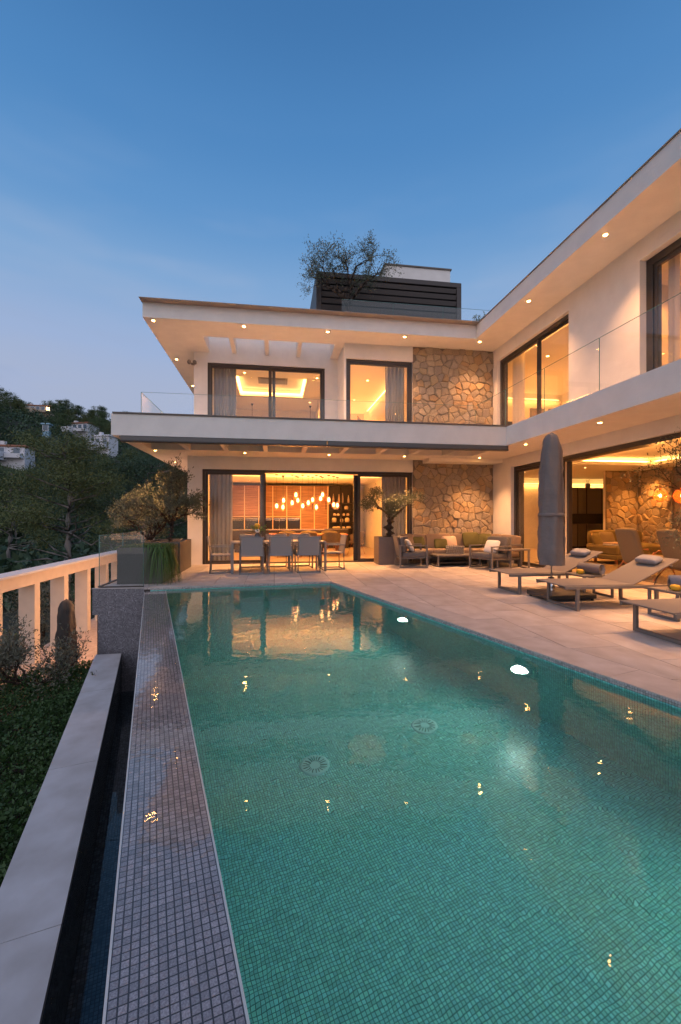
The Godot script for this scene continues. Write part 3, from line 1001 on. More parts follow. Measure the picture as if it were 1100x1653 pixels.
	part(lw, "stile", box_mesh(Vector3(0.07, 2.68, 0.10), 0.005), "bronze", Vector3(2.22, 1.36, -0.12))
	# the sill band of plaster between window reveal and frame head
	# --- glass balustrades on thin posts
	glass_rail("balcony_balustrade", "frameless glass balustrade along the front of the balcony over the pergola", Vector3(-3.36, 3.5, -11.70), Vector3(5.70, 3.5, -11.70), 1.04, 4)
	glass_rail("balcony_balustrade", "frameless glass balustrade on the side of the balcony above the valley", Vector3(-3.36, 3.5, -17.6), Vector3(-3.36, 3.5, -11.72), 1.04, 3)
	glass_rail("balcony_balustrade", "frameless glass balustrade along the wing's balcony below the upper windows", Vector3(5.72, 3.5, -11.68), Vector3(5.72, 3.5, 1.0), 1.04, 8, 3.08)
	# --- awning cassette under the fascia
	var c = thing("awning_cassette", "long dark grey awning cassette under the balcony's front edge", "awning", Vector3(1.2, 2.97, -9.9))
	var cl = box_mesh(Vector3(4.44, 0.127, 0.12), 0.01)
	part(c, "housing", cl, "cassette", Vector3(-2.24, 0.0635, -0.01))
	part(c, "housing", cl, "cassette", Vector3(2.24, 0.0635, -0.01))
	part(c, "front_rail", box_mesh(Vector3(8.9, 0.03, 0.03), 0.006), "base_dark", Vector3(0, 0.02, 0.062))
	# security camera under the roof corner
	var s = thing("security_camera", "small twin security lamp with sensor on the upper wall's corner", "camera", Vector3(-2.52, 6.15, -14.12))
	part(s, "bracket", box_mesh(Vector3(0.10, 0.06, 0.10), 0.01), "taupe")
	for x in [-0.09, 0.08]:
		part(s, "head", lathe([Vector2(0.001, 0.07), Vector2(0.05, 0.06), Vector2(0.065, 0.0), Vector2(0.05, -0.05), Vector2(0.001, -0.06)], 14), "taupe", Vector3(x, 0.02, 0.1), Vector3(70, 0, x * 150))

func glass_rail(called, label, a: Vector3, b: Vector3, h: float, n: int, first := 0.0):
	var t = thing(called, label, "balustrade", a)
	var d = b - a
	var L = d.length()
	d = d / L
	var B = Basis(d, Vector3.UP, d.cross(Vector3.UP))
	for i in n:
		var w = L / n
		var st = begin()
		var g = 0.008
		quad(st, Vector3(-w / 2 + g, 0, 0), Vector3(w / 2 - g, 0, 0), Vector3(w / 2 - g, h, 0), Vector3(-w / 2 + g, h, 0), Vector3(0, 0, -1))
		var pane = part(t, "pane", st.commit(), "rail_glass")
		pane.transform = Transform3D(B, d * (i + 0.5) * w)
		var rim = begin()
		st_box(rim, Vector3(-w / 2 + g, h, -0.007), Vector3(w / 2 - g, h + 0.005, 0.007))
		st_box(rim, Vector3(w / 2 - g, 0, -0.007), Vector3(w / 2 - g + 0.004, h, 0.007))
		part(pane, "polished_edge", rim.commit(), "glass_edge")
	part(t, "base_channel", box_mesh(Vector3(L, 0.02, 0.05)), "bronze", B * Vector3(L / 2, 0.012, 0)).basis = B

func rooftop():
	var z = -14.4
	var y = ROOF_TOP
	var t = thing("louvred_enclosure", "dark brown louvred plant enclosure standing on the villa's flat roof", "enclosure", Vector3(3.94, y, z))
	var hw = 2.55
	var top = 2.60
	for x in [-hw + 0.08, hw - 0.08]:
		part(t, "post", box_mesh(Vector3(0.17, top, 0.12), 0.008), "louvre", Vector3(x, top / 2, -0.06))
	part(t, "top_rail", box_mesh(Vector3(2 * hw, 0.16, 0.13), 0.008), "louvre", Vector3(0, top - 0.08, -0.06))
	for i in 11:
		var yy = top - 0.28 - i * 0.22
		part(t, "slat", box_mesh(Vector3(2 * hw - 0.34, 0.15, 0.03), 0.004), "louvre", Vector3(0, yy, -0.05), Vector3(18, 0, 0))
	part(t, "side_panel", box_mesh(Vector3(0.04, top, 3.0)), "louvre", Vector3(-hw + 0.02, top / 2, -1.63))
	part(t, "side_panel", box_mesh(Vector3(0.04, top, 3.0)), "louvre", Vector3(hw - 0.02, top / 2, -1.63))
	part(t, "back_panel", box_mesh(Vector3(2 * hw - 0.1, top - 0.04, 0.03)), "black_gap", Vector3(0, top / 2, -0.14))
	var s = thing("stair_tower", "white rendered stair tower with thin dark cap on the roof", "tower", Vector3(5.8, y, -17.0))
	part(s, "wall", box_mesh(Vector3(2.75, 4.55, 2.4)), "plaster", Vector3(0, 2.28, -1.2))
	part(s, "cap", box_mesh(Vector3(2.85, 0.06, 2.5), 0.005), "coping_metal", Vector3(0, 4.585, -1.2))
	glass_rail("roof_balustrade", "low clear glass balustrade on the villa's roof before the louvred enclosure", Vector3(2.03, y, -13.05), Vector3(6.9, y, -13.05), 1.03, 3)
	glass_rail("roof_balustrade", "faint glass balustrade set back on the roof above the bedroom", Vector3(-2.14, y, -14.5), Vector3(1.2, y, -14.5), 1.03, 2)
	var ol = olive_tree("olive_tree", "loose olive tree in a pot on the roof against the louvres", Vector3(2.40, y + 0.45, -13.45), 2.9, 0.42, 71, "olive_leaf", 0.07, 9)
	part(ol, "pot", lathe([Vector2(0.001, -0.45), Vector2(0.22, -0.45), Vector2(0.30, 0.0), Vector2(0.27, 0.0), Vector2(0.26, -0.05), Vector2(0.001, -0.05)], 20), "planter")
	var bush = thing("roof_bush", "dark green bushy pine top behind the wing's roof edge", "bush", Vector3(8.2, y - 1.0, -16.0))
	var r = RandomNumberGenerator.new()
	r.seed = 9
	var pts = []
	for i in 900:
		var d = Vector3(r.randfn(), r.randfn(), r.randfn()).normalized() * pow(r.randf(), 0.4)
		pts.append(Vector3(d.x * 0.75, 2.4 + d.y * 0.9, d.z * 0.7))
	part(bush, "foliage", leaves(pts, 0.16, 0.05, r, 3, 0.07), "pine_leaf_b")
	part(bush, "stem", tube_mesh([Vector3(0, -0.0, 0), Vector3(0.05, 1.0, 0), Vector3(0, 2.4, 0)], [0.08, 0.07, 0.03]), "bark")

# ---------------------------------------------------------------- lamps
func downlight(pos: Vector3, label, group, e: float, col: Color, angle := 42.0, r := 0.036, glow := "lamp_glow"):
	var t = thing("downlight", label, "lamp", pos, 0.0, group)
	part(t, "trim_ring", lathe([Vector2(r, -0.002), Vector2(r + 0.004, -0.008), Vector2(r + 0.018, -0.006), Vector2(r + 0.02, 0.0)], 20), "trim")
	part(t, "lens", lathe([Vector2(0.001, -0.005), Vector2(r, -0.003)], 18), glow)
	var l = SpotLight3D.new()
	l.name = "beam"
	l.light_color = col
	l.light_energy = e
	l.light_size = r
	l.spot_range = 12.0
	l.spot_angle = angle
	l.spot_angle_attenuation = 1.0
	l.shadow_enabled = true
	l.rotation_degrees = Vector3(-90, 0, 0)
	l.position = Vector3(0, -0.015, 0)
	t.add_child(l)

func lights():
	for p in [[-3.17, -12.12], [-0.82, -12.12], [1.49, -12.12], [3.73, -12.12], [6.04, -12.12]]:
		downlight(Vector3(p[0], ROOF_SOFFIT - 0.001, p[1]), "small round downlight in the roof soffit along the main front", "roof soffit downlights", 5.6, WARM, 48.0)
	for p in [[-3.19, -14.98], [-3.19, -17.9]]:
		downlight(Vector3(p[0], ROOF_SOFFIT - 0.001, p[1]), "small round downlight in the roof soffit over the valley side", "valley side roof downlights", 5.6, WARM, 48.0)
	for p in [[6.07, -9.66], [6.05, -7.18], [6.05, -4.7], [6.05, -2.2]]:
		downlight(Vector3(p[0], ROOF_SOFFIT - 0.001, p[1]), "small round downlight in the wing's roof soffit", "wing roof downlights", 5.6, WARM, 48.0)
	for p in [[-0.79, -12.05], [1.52, -12.05], [3.69, -12.0], [5.97, -12.0]]:
		downlight(Vector3(p[0], SOFFIT - 0.001, p[1]), "small round downlight in the terrace soffit before the kitchen front", "terrace soffit downlights", 6.6, WARM, 48.0)
	for p in [[-3.08, -11.95], [-3.11, -14.4]]:
		downlight(Vector3(p[0], SOFFIT - 0.001, p[1]), "small round downlight under the balcony's valley side", "valley side balcony downlights", 5.6, WARM, 48.0)
	for p in [[5.95, -9.59], [5.95, -7.2], [5.95, -4.8], [5.95, -2.4]]:
		downlight(Vector3(p[0], SOFFIT - 0.001, p[1]), "small round downlight under the wing's balcony", "wing balcony downlights", 6.6, WARM, 48.0)

func cove(parent: Node3D, called, a: Vector3, b: Vector3, wdt: float, e: float, down := false):
	# a glowing LED strip with an area light of its size in front of it
	var d = (b - a)
	var L = d.length()
	d = d / L
	var side = d.cross(Vector3.UP)
	var o = part(parent, called, box_mesh(Vector3(L, 0.012, wdt)), "cove_glow", (a + b) / 2)
	o.basis = Basis(d, Vector3.UP, d.cross(Vector3.UP))
	var l = AreaLight3D.new()
	l.name = "strip_light"
	l.area_size = Vector2(L, wdt)
	l.light_color = WARM_IN
	l.light_energy = e
	l.shadow_enabled = true
	parent.add_child(l, true)
	l.basis = Basis(d, -d.cross(Vector3.UP), Vector3.UP) if down else Basis(d, d.cross(Vector3.UP), -Vector3.UP)
	l.position = (a + b) / 2 + Vector3(0, -0.012 if down else 0.012, 0)

# ---------------------------------------------------------------- rooms
func curtain(called, label, a: Vector3, u: Vector3, w: float, h: float, material, sd: int):
	var t = thing(called, label, "curtain", a)
	var st = begin()
	st.set_smooth_group(0)
	var n = u.cross(Vector3.UP)
	var k = int(w / 0.015)
	var pts = []
	for i in k + 1:
		var x = w * i / k
		pts.append(u * x + n * (sin(x * 52.0 + sd) * 0.035 + sin(x * 23.0 + sd * 2.0) * 0.015))
	for i in k:
		for f in [[0, 0], [1, 0], [1, 1], [0, 0], [1, 1], [0, 1]]:
			st.add_vertex(pts[i + f[0]] + Vector3.UP * (h * f[1]))
	st.index()
	st.generate_normals()
	part(t, "cloth", st.commit(), material)
	part(t, "rail", box_mesh(Vector3(w if absf(u.x) > 0.5 else 0.04, 0.03, w if absf(u.z) > 0.5 else 0.04)), "bronze", u * w / 2 + Vector3.UP * (h + 0.015))

func omni(parent: Node3D, pos: Vector3, col: Color, e: float, size := 0.03):
	var l = OmniLight3D.new()
	l.name = "light"
	l.light_color = col
	l.light_energy = e
	l.light_size = size
	l.omni_range = 12.0
	l.shadow_enabled = true
	parent.add_child(l, true)
	l.position = pos

func kitchen():
	var zc = -19.0
	# ceiling with a recessed slot
	var k = thing("kitchen_ceiling", "lowered white kitchen ceiling with a long glowing light slot", "ceiling")
	pbox(k, "panel", Vector3(-2.13, 2.85, -15.85), Vector3(4.2, SOFFIT, FZ - 0.352), "ceiling_in")
	pbox(k, "panel", Vector3(-2.13, 2.851, -20.2), Vector3(4.2, SOFFIT, -16.15), "ceiling_in")
	pbox(k, "panel", Vector3(-2.13, 3.0, -16.15), Vector3(4.2, SOFFIT - 0.001, -15.85), "ceiling_in")
	cove(k, "light_strip", Vector3(-1.9, 2.93, -16.0), Vector3(4.0, 2.93, -16.0), 0.16, 1.35, true)
	for p in [[-1.0, -18.0], [0.7, -18.0], [2.4, -18.0], [-0.8, -14.2], [1.0, -14.2], [2.9, -14.2]]:
		downlight(Vector3(p[0], 2.849, p[1]), "small round downlight in the kitchen ceiling", "kitchen ceiling downlights", 3.4, WARM_IN, 60.0, 0.035, "lamp_glow_in")
	# wall units
	var c = thing("kitchen_units", "wall of reddish walnut kitchen cupboards with built-in ovens", "cupboard", Vector3(0.5, 0, zc))
	part(c, "carcass", box_mesh(Vector3(5.2, 2.76, 0.6)), "shelf", Vector3(-0.72, 1.38, -0.31))
	var x = -1.75 - 1.2
	while x < 1.85:
		var tall = x > 0.6
		part(c, "door", box_mesh(Vector3(0.555, 1.86 if tall else 1.32, 0.022), 0.003), "walnut", Vector3(x + 0.29, (0.85 + 1.86 / 2) if tall else (1.40 + 1.32 / 2), 0.011))
		part(c, "edge_strip", box_mesh(Vector3(0.035, 1.86, 0.03)), "strip_light_wood", Vector3(x + 0.59, 0.85 + 0.93, 0.012))
		if not tall:
			var ov = part(c, "oven", box_mesh(Vector3(0.555, 0.50, 0.03), 0.006), "oven", Vector3(x + 0.29, 1.08, 0.014))
			part(ov, "control_bar", box_mesh(Vector3(0.53, 0.05, 0.012), 0.004), "steel", Vector3(0, 0.20, 0.022))
			part(ov, "handle", box_mesh(Vector3(0.44, 0.02, 0.03), 0.006), "steel", Vector3(0, 0.13, 0.03))
			part(c, "shelf_edge", box_mesh(Vector3(0.56, 0.04, 0.03)), "strip_light_wood", Vector3(x + 0.29, 1.37, 0.014))
		else:
			part(c, "pull", box_mesh(Vector3(0.03, 0.38, 0.025), 0.005), "oven", Vector3(x + 0.50, 1.88, 0.032))
		x += 0.60
	part(c, "base_unit", box_mesh(Vector3(6.0, 0.80, 0.62)), "shelf", Vector3(-0.3, 0.40, 0.02))
	part(c, "worktop", box_mesh(Vector3(6.0, 0.035, 0.66), 0.006), "steel", Vector3(-0.3, 0.828, 0.02))
	var s = thing("display_shelf", "tall dark open shelf of crockery beside the walnut cupboards", "shelf", Vector3(2.95, 0, zc))
	part(s, "back", box_mesh(Vector3(1.15, 2.76, 0.03)), "shelf", Vector3(0, 1.38, -0.40))
	for xx in [-0.56, 0.0, 0.56]:
		part(s, "upright", box_mesh(Vector3(0.035, 2.76, 0.40)), "shelf", Vector3(xx, 1.38, -0.19))
	for yy in [0.84, 1.12, 1.40, 1.68, 1.98, 2.74]:
		part(s, "board", box_mesh(Vector3(1.12, 0.03, 0.40)), "shelf", Vector3(0, yy, -0.19))
	var r = RandomNumberGenerator.new()
	r.seed = 4
	for row in [[0.86, 4, 0.10, 0.09], [1.135, 3, 0.10, 0.20], [1.415, 4, 0.07, 0.12], [1.695, 2, 0.09, 0.16], [1.995, 4, 0.05, 0.42]]:
		for i in row[1]:
			var xx: float = lerpf(-0.42, 0.42, (i + 0.5) / row[1]) + r.randf_range(-0.04, 0.04)
			var h: float = row[3] * r.randf_range(0.75, 1.1)
			var w: float = row[2] * r.randf_range(0.8, 1.15)
			var o = part(self, "crockery", lathe([Vector2(0.001, 0), Vector2(w * 0.8, 0), Vector2(w, h * 0.4), Vector2(w * (0.35 if h > 0.25 else 0.8), h * 0.9), Vector2(w * 0.3, h), Vector2(0.001, h)], 14), "ceramic", Vector3(2.95 + xx, row[0], zc - 0.14))
			tag(o, "cream vase or jar standing on the dark kitchen shelf", "crockery", "crockery on the kitchen shelf")
	# pendant cluster: each glass bulb hangs on its own cord
	var P = [[0.089, 1.78], [0.336, 1.985], [0.314, 1.735], [0.652, 1.896], [0.788, 2.192], [0.856, 1.988], [1.038, 1.784], [1.243, 1.899], [1.403, 2.014], [1.541, 1.74], [1.702, 2.062], [1.772, 2.2], [2.003, 2.018], [2.189, 1.834], [2.329, 1.812]]
	var bulb = lathe([Vector2(0.001, -0.09), Vector2(0.03, -0.08), Vector2(0.045, -0.04), Vector2(0.04, 0.02), Vector2(0.02, 0.06), Vector2(0.001, 0.065)], 14)
	var shade = lathe([Vector2(0.05, -0.16), Vector2(0.085, -0.10), Vector2(0.085, 0.0), Vector2(0.05, 0.09), Vector2(0.02, 0.12)], 16)
	for i in P.size():
		var z = -15.35 - 0.35 * (i % 3)
		var f = z / -16.0
		var pos = Vector3(P[i][0] * f, 1.35 + (P[i][1] - 1.35) * f, z)
		var t = thing("pendant_lamp", "glowing glass bulb pendant hanging on a thin cord over the dining table", "lamp", pos, 0.0, "kitchen pendant cluster")
		part(t, "bulb", bulb, "bulb_glow")
		part(t, "glass_shade", shade, "amber_glass")
		part(t, "cord", box_mesh(Vector3(0.006, 2.85 - pos.y - 0.10, 0.006)), "bronze", Vector3(0, (2.85 - pos.y + 0.10) / 2, 0))
		part(t, "cap", lathe([Vector2(0.001, 0.15), Vector2(0.022, 0.145), Vector2(0.022, 0.07)], 10), "bronze")
		part(t, "ceiling_rose", lathe([Vector2(0.001, -0.035), Vector2(0.05, -0.03), Vector2(0.055, 0.0)], 12), "bronze", Vector3(0, 2.85 - pos.y, 0))
		omni(t, Vector3(0, -0.01, 0), WARM_IN, 0.55, 0.03)
	# island, table and chairs
	var isl = thing("kitchen_island", "dark kitchen island with a slim top and a tall tap", "island", Vector3(0.2, 0, -17.4))
	part(isl, "body", box_mesh(Vector3(3.4, 0.84, 0.8), 0.01), "shelf", Vector3(0, 0.42, 0))
	part(isl, "top", box_mesh(Vector3(3.5, 0.04, 0.9), 0.008), "steel", Vector3(0, 0.86, 0))
	part(isl, "tap", tube_mesh([Vector3(0.0, 0.88, 0), Vector3(0, 1.25, 0), Vector3(0.04, 1.32, 0.04), Vector3(0.10, 1.32, 0.09), Vector3(0.12, 1.24, 0.11)], 0.014), "steel")
	var tb = thing("dining_table", "long wooden indoor dining table under the pendant cluster", "table", Vector3(1.2, 0, -15.7))
	part(tb, "top", box_mesh(Vector3(2.8, 0.045, 1.0), 0.01), "wood_teak", Vector3(0, 0.73, 0))
	for xx in [-1.1, 1.1]:
		part(tb, "leg", box_mesh(Vector3(0.08, 0.71, 0.8), 0.01), "wood_teak", Vector3(xx, 0.355, 0))
	var ch = tub_chair("padded beige tub chair drawn up to the indoor dining table", Vector3(1.95, 0, -14.85), 180)
	for q in [[0.35, -14.85, 180], [1.15, -14.85, 178], [2.95, -15.5, 235], [0.5, -16.5, 4], [1.3, -16.5, -3], [2.1, -16.5, 2]]:
		copy_of(ch, Vector3(q[0], 0, q[1]), q[2])
	var vs = thing("table_bowl", "dark round bowl of orange fruit on the kitchen island", "bowl", Vector3(-0.6, 0.88, -17.3))
	part(vs, "bowl", lathe([Vector2(0.001, 0), Vector2(0.08, 0), Vector2(0.16, 0.07), Vector2(0.18, 0.14), Vector2(0.165, 0.13), Vector2(0.001, 0.04)], 18), "vase")
	for i in 5:
		part(vs, "fruit", cushion(Vector3(0.09, 0.085, 0.09), 1.0, 1.0), "wood_teak", Vector3(cos(i * 1.3) * 0.09, 0.14, sin(i * 1.3) * 0.09))
	curtain("curtain", "grey sheer curtain behind the left kitchen window panel", Vector3(-1.9, 0.01, FZ - 0.55), Vector3.RIGHT, 0.66, 2.8, "curtain", 1)
	curtain("curtain", "grey sheer curtain behind the kitchen window by the stone wall", Vector3(3.35, 0.01, FZ - 0.55), Vector3.RIGHT, 0.8, 2.8, "curtain", 2)

func tub_chair(label, pos, turn) -> Node3D:
	var t = thing("tub_chair", label, "chair", pos, turn, "indoor dining chairs")
	part(t, "seat", cushion(Vector3(0.52, 0.12, 0.50), 0.4, 0.5), "armchair_fabric", Vector3(0, 0.45, 0))
	var st = begin()
	st.set_smooth_group(0)
	var n = 18
	for i in n:
		for j in 5:
			var q = []
			for c in [[0, 0], [1, 0], [1, 1], [0, 1]]:
				var a = deg_to_rad(lerpf(-115, 115, float(i + c[0]) / n))
				var f = float(j + c[1]) / 5
				var h: float = lerpf(0.0, 0.40 * pow(cos(a / 2.6), 1.2), f)
				var rad = 0.27 + 0.05 * f
				q.append(Vector3(sin(a) * rad, 0.44 + h, -cos(a) * rad))
			for k in [0, 1, 2, 0, 2, 3]:
				st.add_vertex(q[k])
	st.index()
	st.generate_normals()
	part(t, "back_shell", st.commit(), "armchair_fabric")
	for x in [-1, 1]:
		for z in [-1, 1]:
			part(t, "leg", tube_mesh([Vector3(x * 0.12, 0.42, z * 0.12), Vector3(x * 0.24, 0.0, z * 0.24)], [0.018, 0.011]), "wood_teak")
	return t

func upper_rooms():
	# bedroom behind the balcony: coffered ceiling with a cove
	var k = thing("bedroom_ceiling", "white bedroom ceiling with a glowing rectangular cove", "ceiling")
	var y = 6.28
	var a = Vector2(-1.35, -17.9)
	var b = Vector2(1.15, -15.5)
	pbox(k, "panel", Vector3(-2.2, y, b.y), Vector3(1.9, 6.56, -14.5), "ceiling_in")
	pbox(k, "panel", Vector3(-2.2, y, -20.2), Vector3(1.9, 6.56, a.y), "ceiling_in")
	pbox(k, "panel", Vector3(-2.2, y + 0.001, a.y), Vector3(a.x, 6.56, b.y), "ceiling_in")
	pbox(k, "panel", Vector3(b.x, y + 0.001, a.y), Vector3(1.9, 6.56, b.y), "ceiling_in")
	cove(k, "light_strip", Vector3(a.x, 6.40, a.y + 0.05), Vector3(b.x, 6.40, a.y + 0.05), 0.10, 0.90, true)
	cove(k, "light_strip", Vector3(a.x + 0.05, 6.40, a.y + 0.1), Vector3(a.x + 0.05, 6.40, b.y), 0.10, 0.90, true)
	cove(k, "light_strip", Vector3(b.x - 0.05, 6.40, a.y + 0.1), Vector3(b.x - 0.05, 6.40, b.y), 0.10, 0.90, true)
	var ac = thing("ceiling_unit", "flat dark air conditioning panel set into the bedroom ceiling cove", "air conditioner", Vector3(-0.05, 6.44, -16.6))
	part(ac, "panel", box_mesh(Vector3(1.1, 0.05, 0.8), 0.01), "taupe", Vector3(0, 0.09, 0))
	part(ac, "grille", box_mesh(Vector3(0.9, 0.02, 0.6), 0.004), "cassette", Vector3(0, 0.055, 0))
	for p in [[-1.0, -15.1], [1.5, -15.3], [1.5, -18.6]]:
		downlight(Vector3(p[0], y - 0.001, p[1]), "small round downlight in the bedroom ceiling beside its cove", "bedroom downlights", 2.1, WARM_IN, 62.0, 0.035, "lamp_glow_in")
	for x in [-0.75, 1.25]:
		var s = thing("reading_lamp", "slim black stick lamp with a small flared head in the bedroom", "lamp", Vector3(x, 3.5, -15.2), 0.0, "bedroom stick lamps")
		part(s, "stem", box_mesh(Vector3(0.014, 1.7, 0.014)), "bronze", Vector3(0, 0.85, 0))
		part(s, "head", lathe([Vector2(0.001, 0.07), Vector2(0.05, 0.07), Vector2(0.012, 0.0)], 12), "bronze", Vector3(0, 1.68, 0))
		part(s, "foot", lathe([Vector2(0.001, 0.02), Vector2(0.11, 0.015), Vector2(0.115, 0.0)], 16), "bronze")
	curtain("curtain", "grey blue sheer curtain at the bedroom window's left end", Vector3(-1.95, 3.51, -14.55), Vector3.RIGHT, 0.72, 2.75, "curtain", 3)
	# hall behind the picture window
	var h = thing("hall_ceiling", "white hall ceiling behind the picture window with light strips", "ceiling")
	pbox(h, "panel", Vector3(2.1, 6.25, -20.2), Vector3(4.2, 6.56, -13.3), "ceiling_in")
	cove(h, "light_strip", Vector3(2.2, 6.42, -13.2), Vector3(3.7, 6.42, -13.2), 0.06, 0.54, true)
	cove(h, "light_strip", Vector3(4.12, 6.1, -19.0), Vector3(4.12, 6.1, -15.0), 0.05, 0.36, true)
	for p in [[2.7, -15.6], [3.3, -15.2], [2.7, -17.8], [3.3, -17.8]]:
		downlight(Vector3(p[0], 6.249, p[1]), "small round downlight in the hall ceiling behind the picture window", "hall downlights", 2.8, WARM_IN, 62.0, 0.035, "lamp_glow_in")
	for x in [2.55, 3.25]:
		var p = thing("wall_lamp", "small bright wall lamp glowing at the back of the hall", "lamp", Vector3(x, 4.45, -20.12), 0.0, "hall wall lamps")
		part(p, "shade", box_mesh(Vector3(0.16, 0.12, 0.09), 0.01), "bulb_glow", Vector3(0, 0, 0.02))
		part(p, "plate", box_mesh(Vector3(0.10, 0.18, 0.02)), "bronze", Vector3(0, 0, -0.05))
		omni(p, Vector3(0, 0, 0.02), WARM_IN, 1.20, 0.05)
	curtain("curtain", "grey sheer curtain in the picture window beside the stone cladding", Vector3(3.45, 3.51, -13.25), Vector3.RIGHT, 0.62, 2.7, "curtain", 4)
	var d = thing("hall_door", "dark wooden door standing half open in the upper hall", "door", Vector3(3.6, 3.5, -18.2), 70)
	part(d, "leaf", box_mesh(Vector3(0.85, 2.1, 0.045), 0.006), "dark_wall", Vector3(0, 1.05, 0))
	part(d, "handle", box_mesh(Vector3(0.12, 0.02, 0.03), 0.005), "steel", Vector3(0.33, 1.0, 0.04))
	# upper wing room behind the first wing window
	var w = thing("suite_ceiling", "white suite ceiling behind the wing's upper windows with a light strip", "ceiling")
	pbox(w, "panel", Vector3(7.45, 6.3, -16.0), Vector3(11.5, 6.56, 1.2), "ceiling_in")
	cove(w, "light_strip", Vector3(7.38, 6.45, -12.4), Vector3(7.38, 6.45, -9.4), 0.05, 0.63, true)
	cove(w, "light_strip", Vector3(9.0, 6.05, -15.9), Vector3(11.3, 6.05, -15.9), 0.05, 0.54, true)
	for p in [[8.3, -12.2], [9.6, -11.0], [8.3, -10.2], [8.0, -7.6], [8.4, -6.6], [9.4, -7.4], [8.6, -5.0], [10.4, -13.6]]:
		downlight(Vector3(p[0], 6.299, p[1]), "small round downlight in the suite ceiling behind the wing's windows", "suite downlights", 2.2, WARM_IN, 62.0, 0.04, "lamp_glow_in")
	curtain("curtain", "pale curtain gathered at the far end of the wing's upper window", Vector3(7.3, 3.51, -12.5), Vector3(0, 0, 1), 0.6, 2.75, "curtain_white", 5)
	curtain("curtain", "pale curtain gathered in the wing window nearer the pool's middle", Vector3(7.35, 3.51, -7.15), Vector3(0, 0, 1), 0.2, 2.75, "curtain_white", 6)
	var tv = thing("television", "flat black television on the wall of the upper suite", "television", Vector3(9.4, 4.75, -15.95))
	part(tv, "screen", box_mesh(Vector3(1.3, 0.75, 0.04), 0.006), "screen_black", Vector3(0, 0, 0.03))
	part(tv, "mount", box_mesh(Vector3(0.3, 0.3, 0.05)), "bronze", Vector3(0, 0, -0.02))
	for q in [[10.4, "light wooden door with dark frame at the back of the upper suite"], [11.2, "plain taupe wardrobe door at the suite's back corner"]]:
		var dd = thing("suite_door", q[1], "door", Vector3(q[0], 3.5, -15.96))
		part(dd, "frame", box_mesh(Vector3(0.62, 2.2, 0.05)), "taupe", Vector3(0, 1.1, 0))
		part(dd, "leaf", box_mesh(Vector3(0.5, 2.1, 0.05), 0.005), "dark_wall" if q[0] < 11 else "planter_taupe", Vector3(0, 1.05, 0.03))
	var bd = thing("table_lamp", "glowing table lamp with a white shade in the upper suite", "lamp", Vector3(9.9, 4.15, -14.4))
	part(bd, "shade", lathe([Vector2(0.10, 0.40), Vector2(0.11, 0.25), Vector2(0.12, 0.20)], 16), "bulb_glow")
	part(bd, "stem", lathe([Vector2(0.001, 0.24), Vector2(0.012, 0.24), Vector2(0.012, 0.02), Vector2(0.07, 0.015), Vector2(0.07, 0.0)], 12), "bronze")
	omni(bd, Vector3(0, 0.3, 0), WARM_IN, 1.50, 0.06)
	var nt = thing("night_table", "low wooden cabinet carrying the suite's table lamp", "cabinet", Vector3(9.9, 3.5, -14.4))
	part(nt, "body", box_mesh(Vector3(0.6, 0.6, 0.45), 0.01), "walnut", Vector3(0, 0.34, 0))
	part(nt, "plinth", box_mesh(Vector3(0.5, 0.04, 0.4)), "bronze", Vector3(0, 0.02, 0))

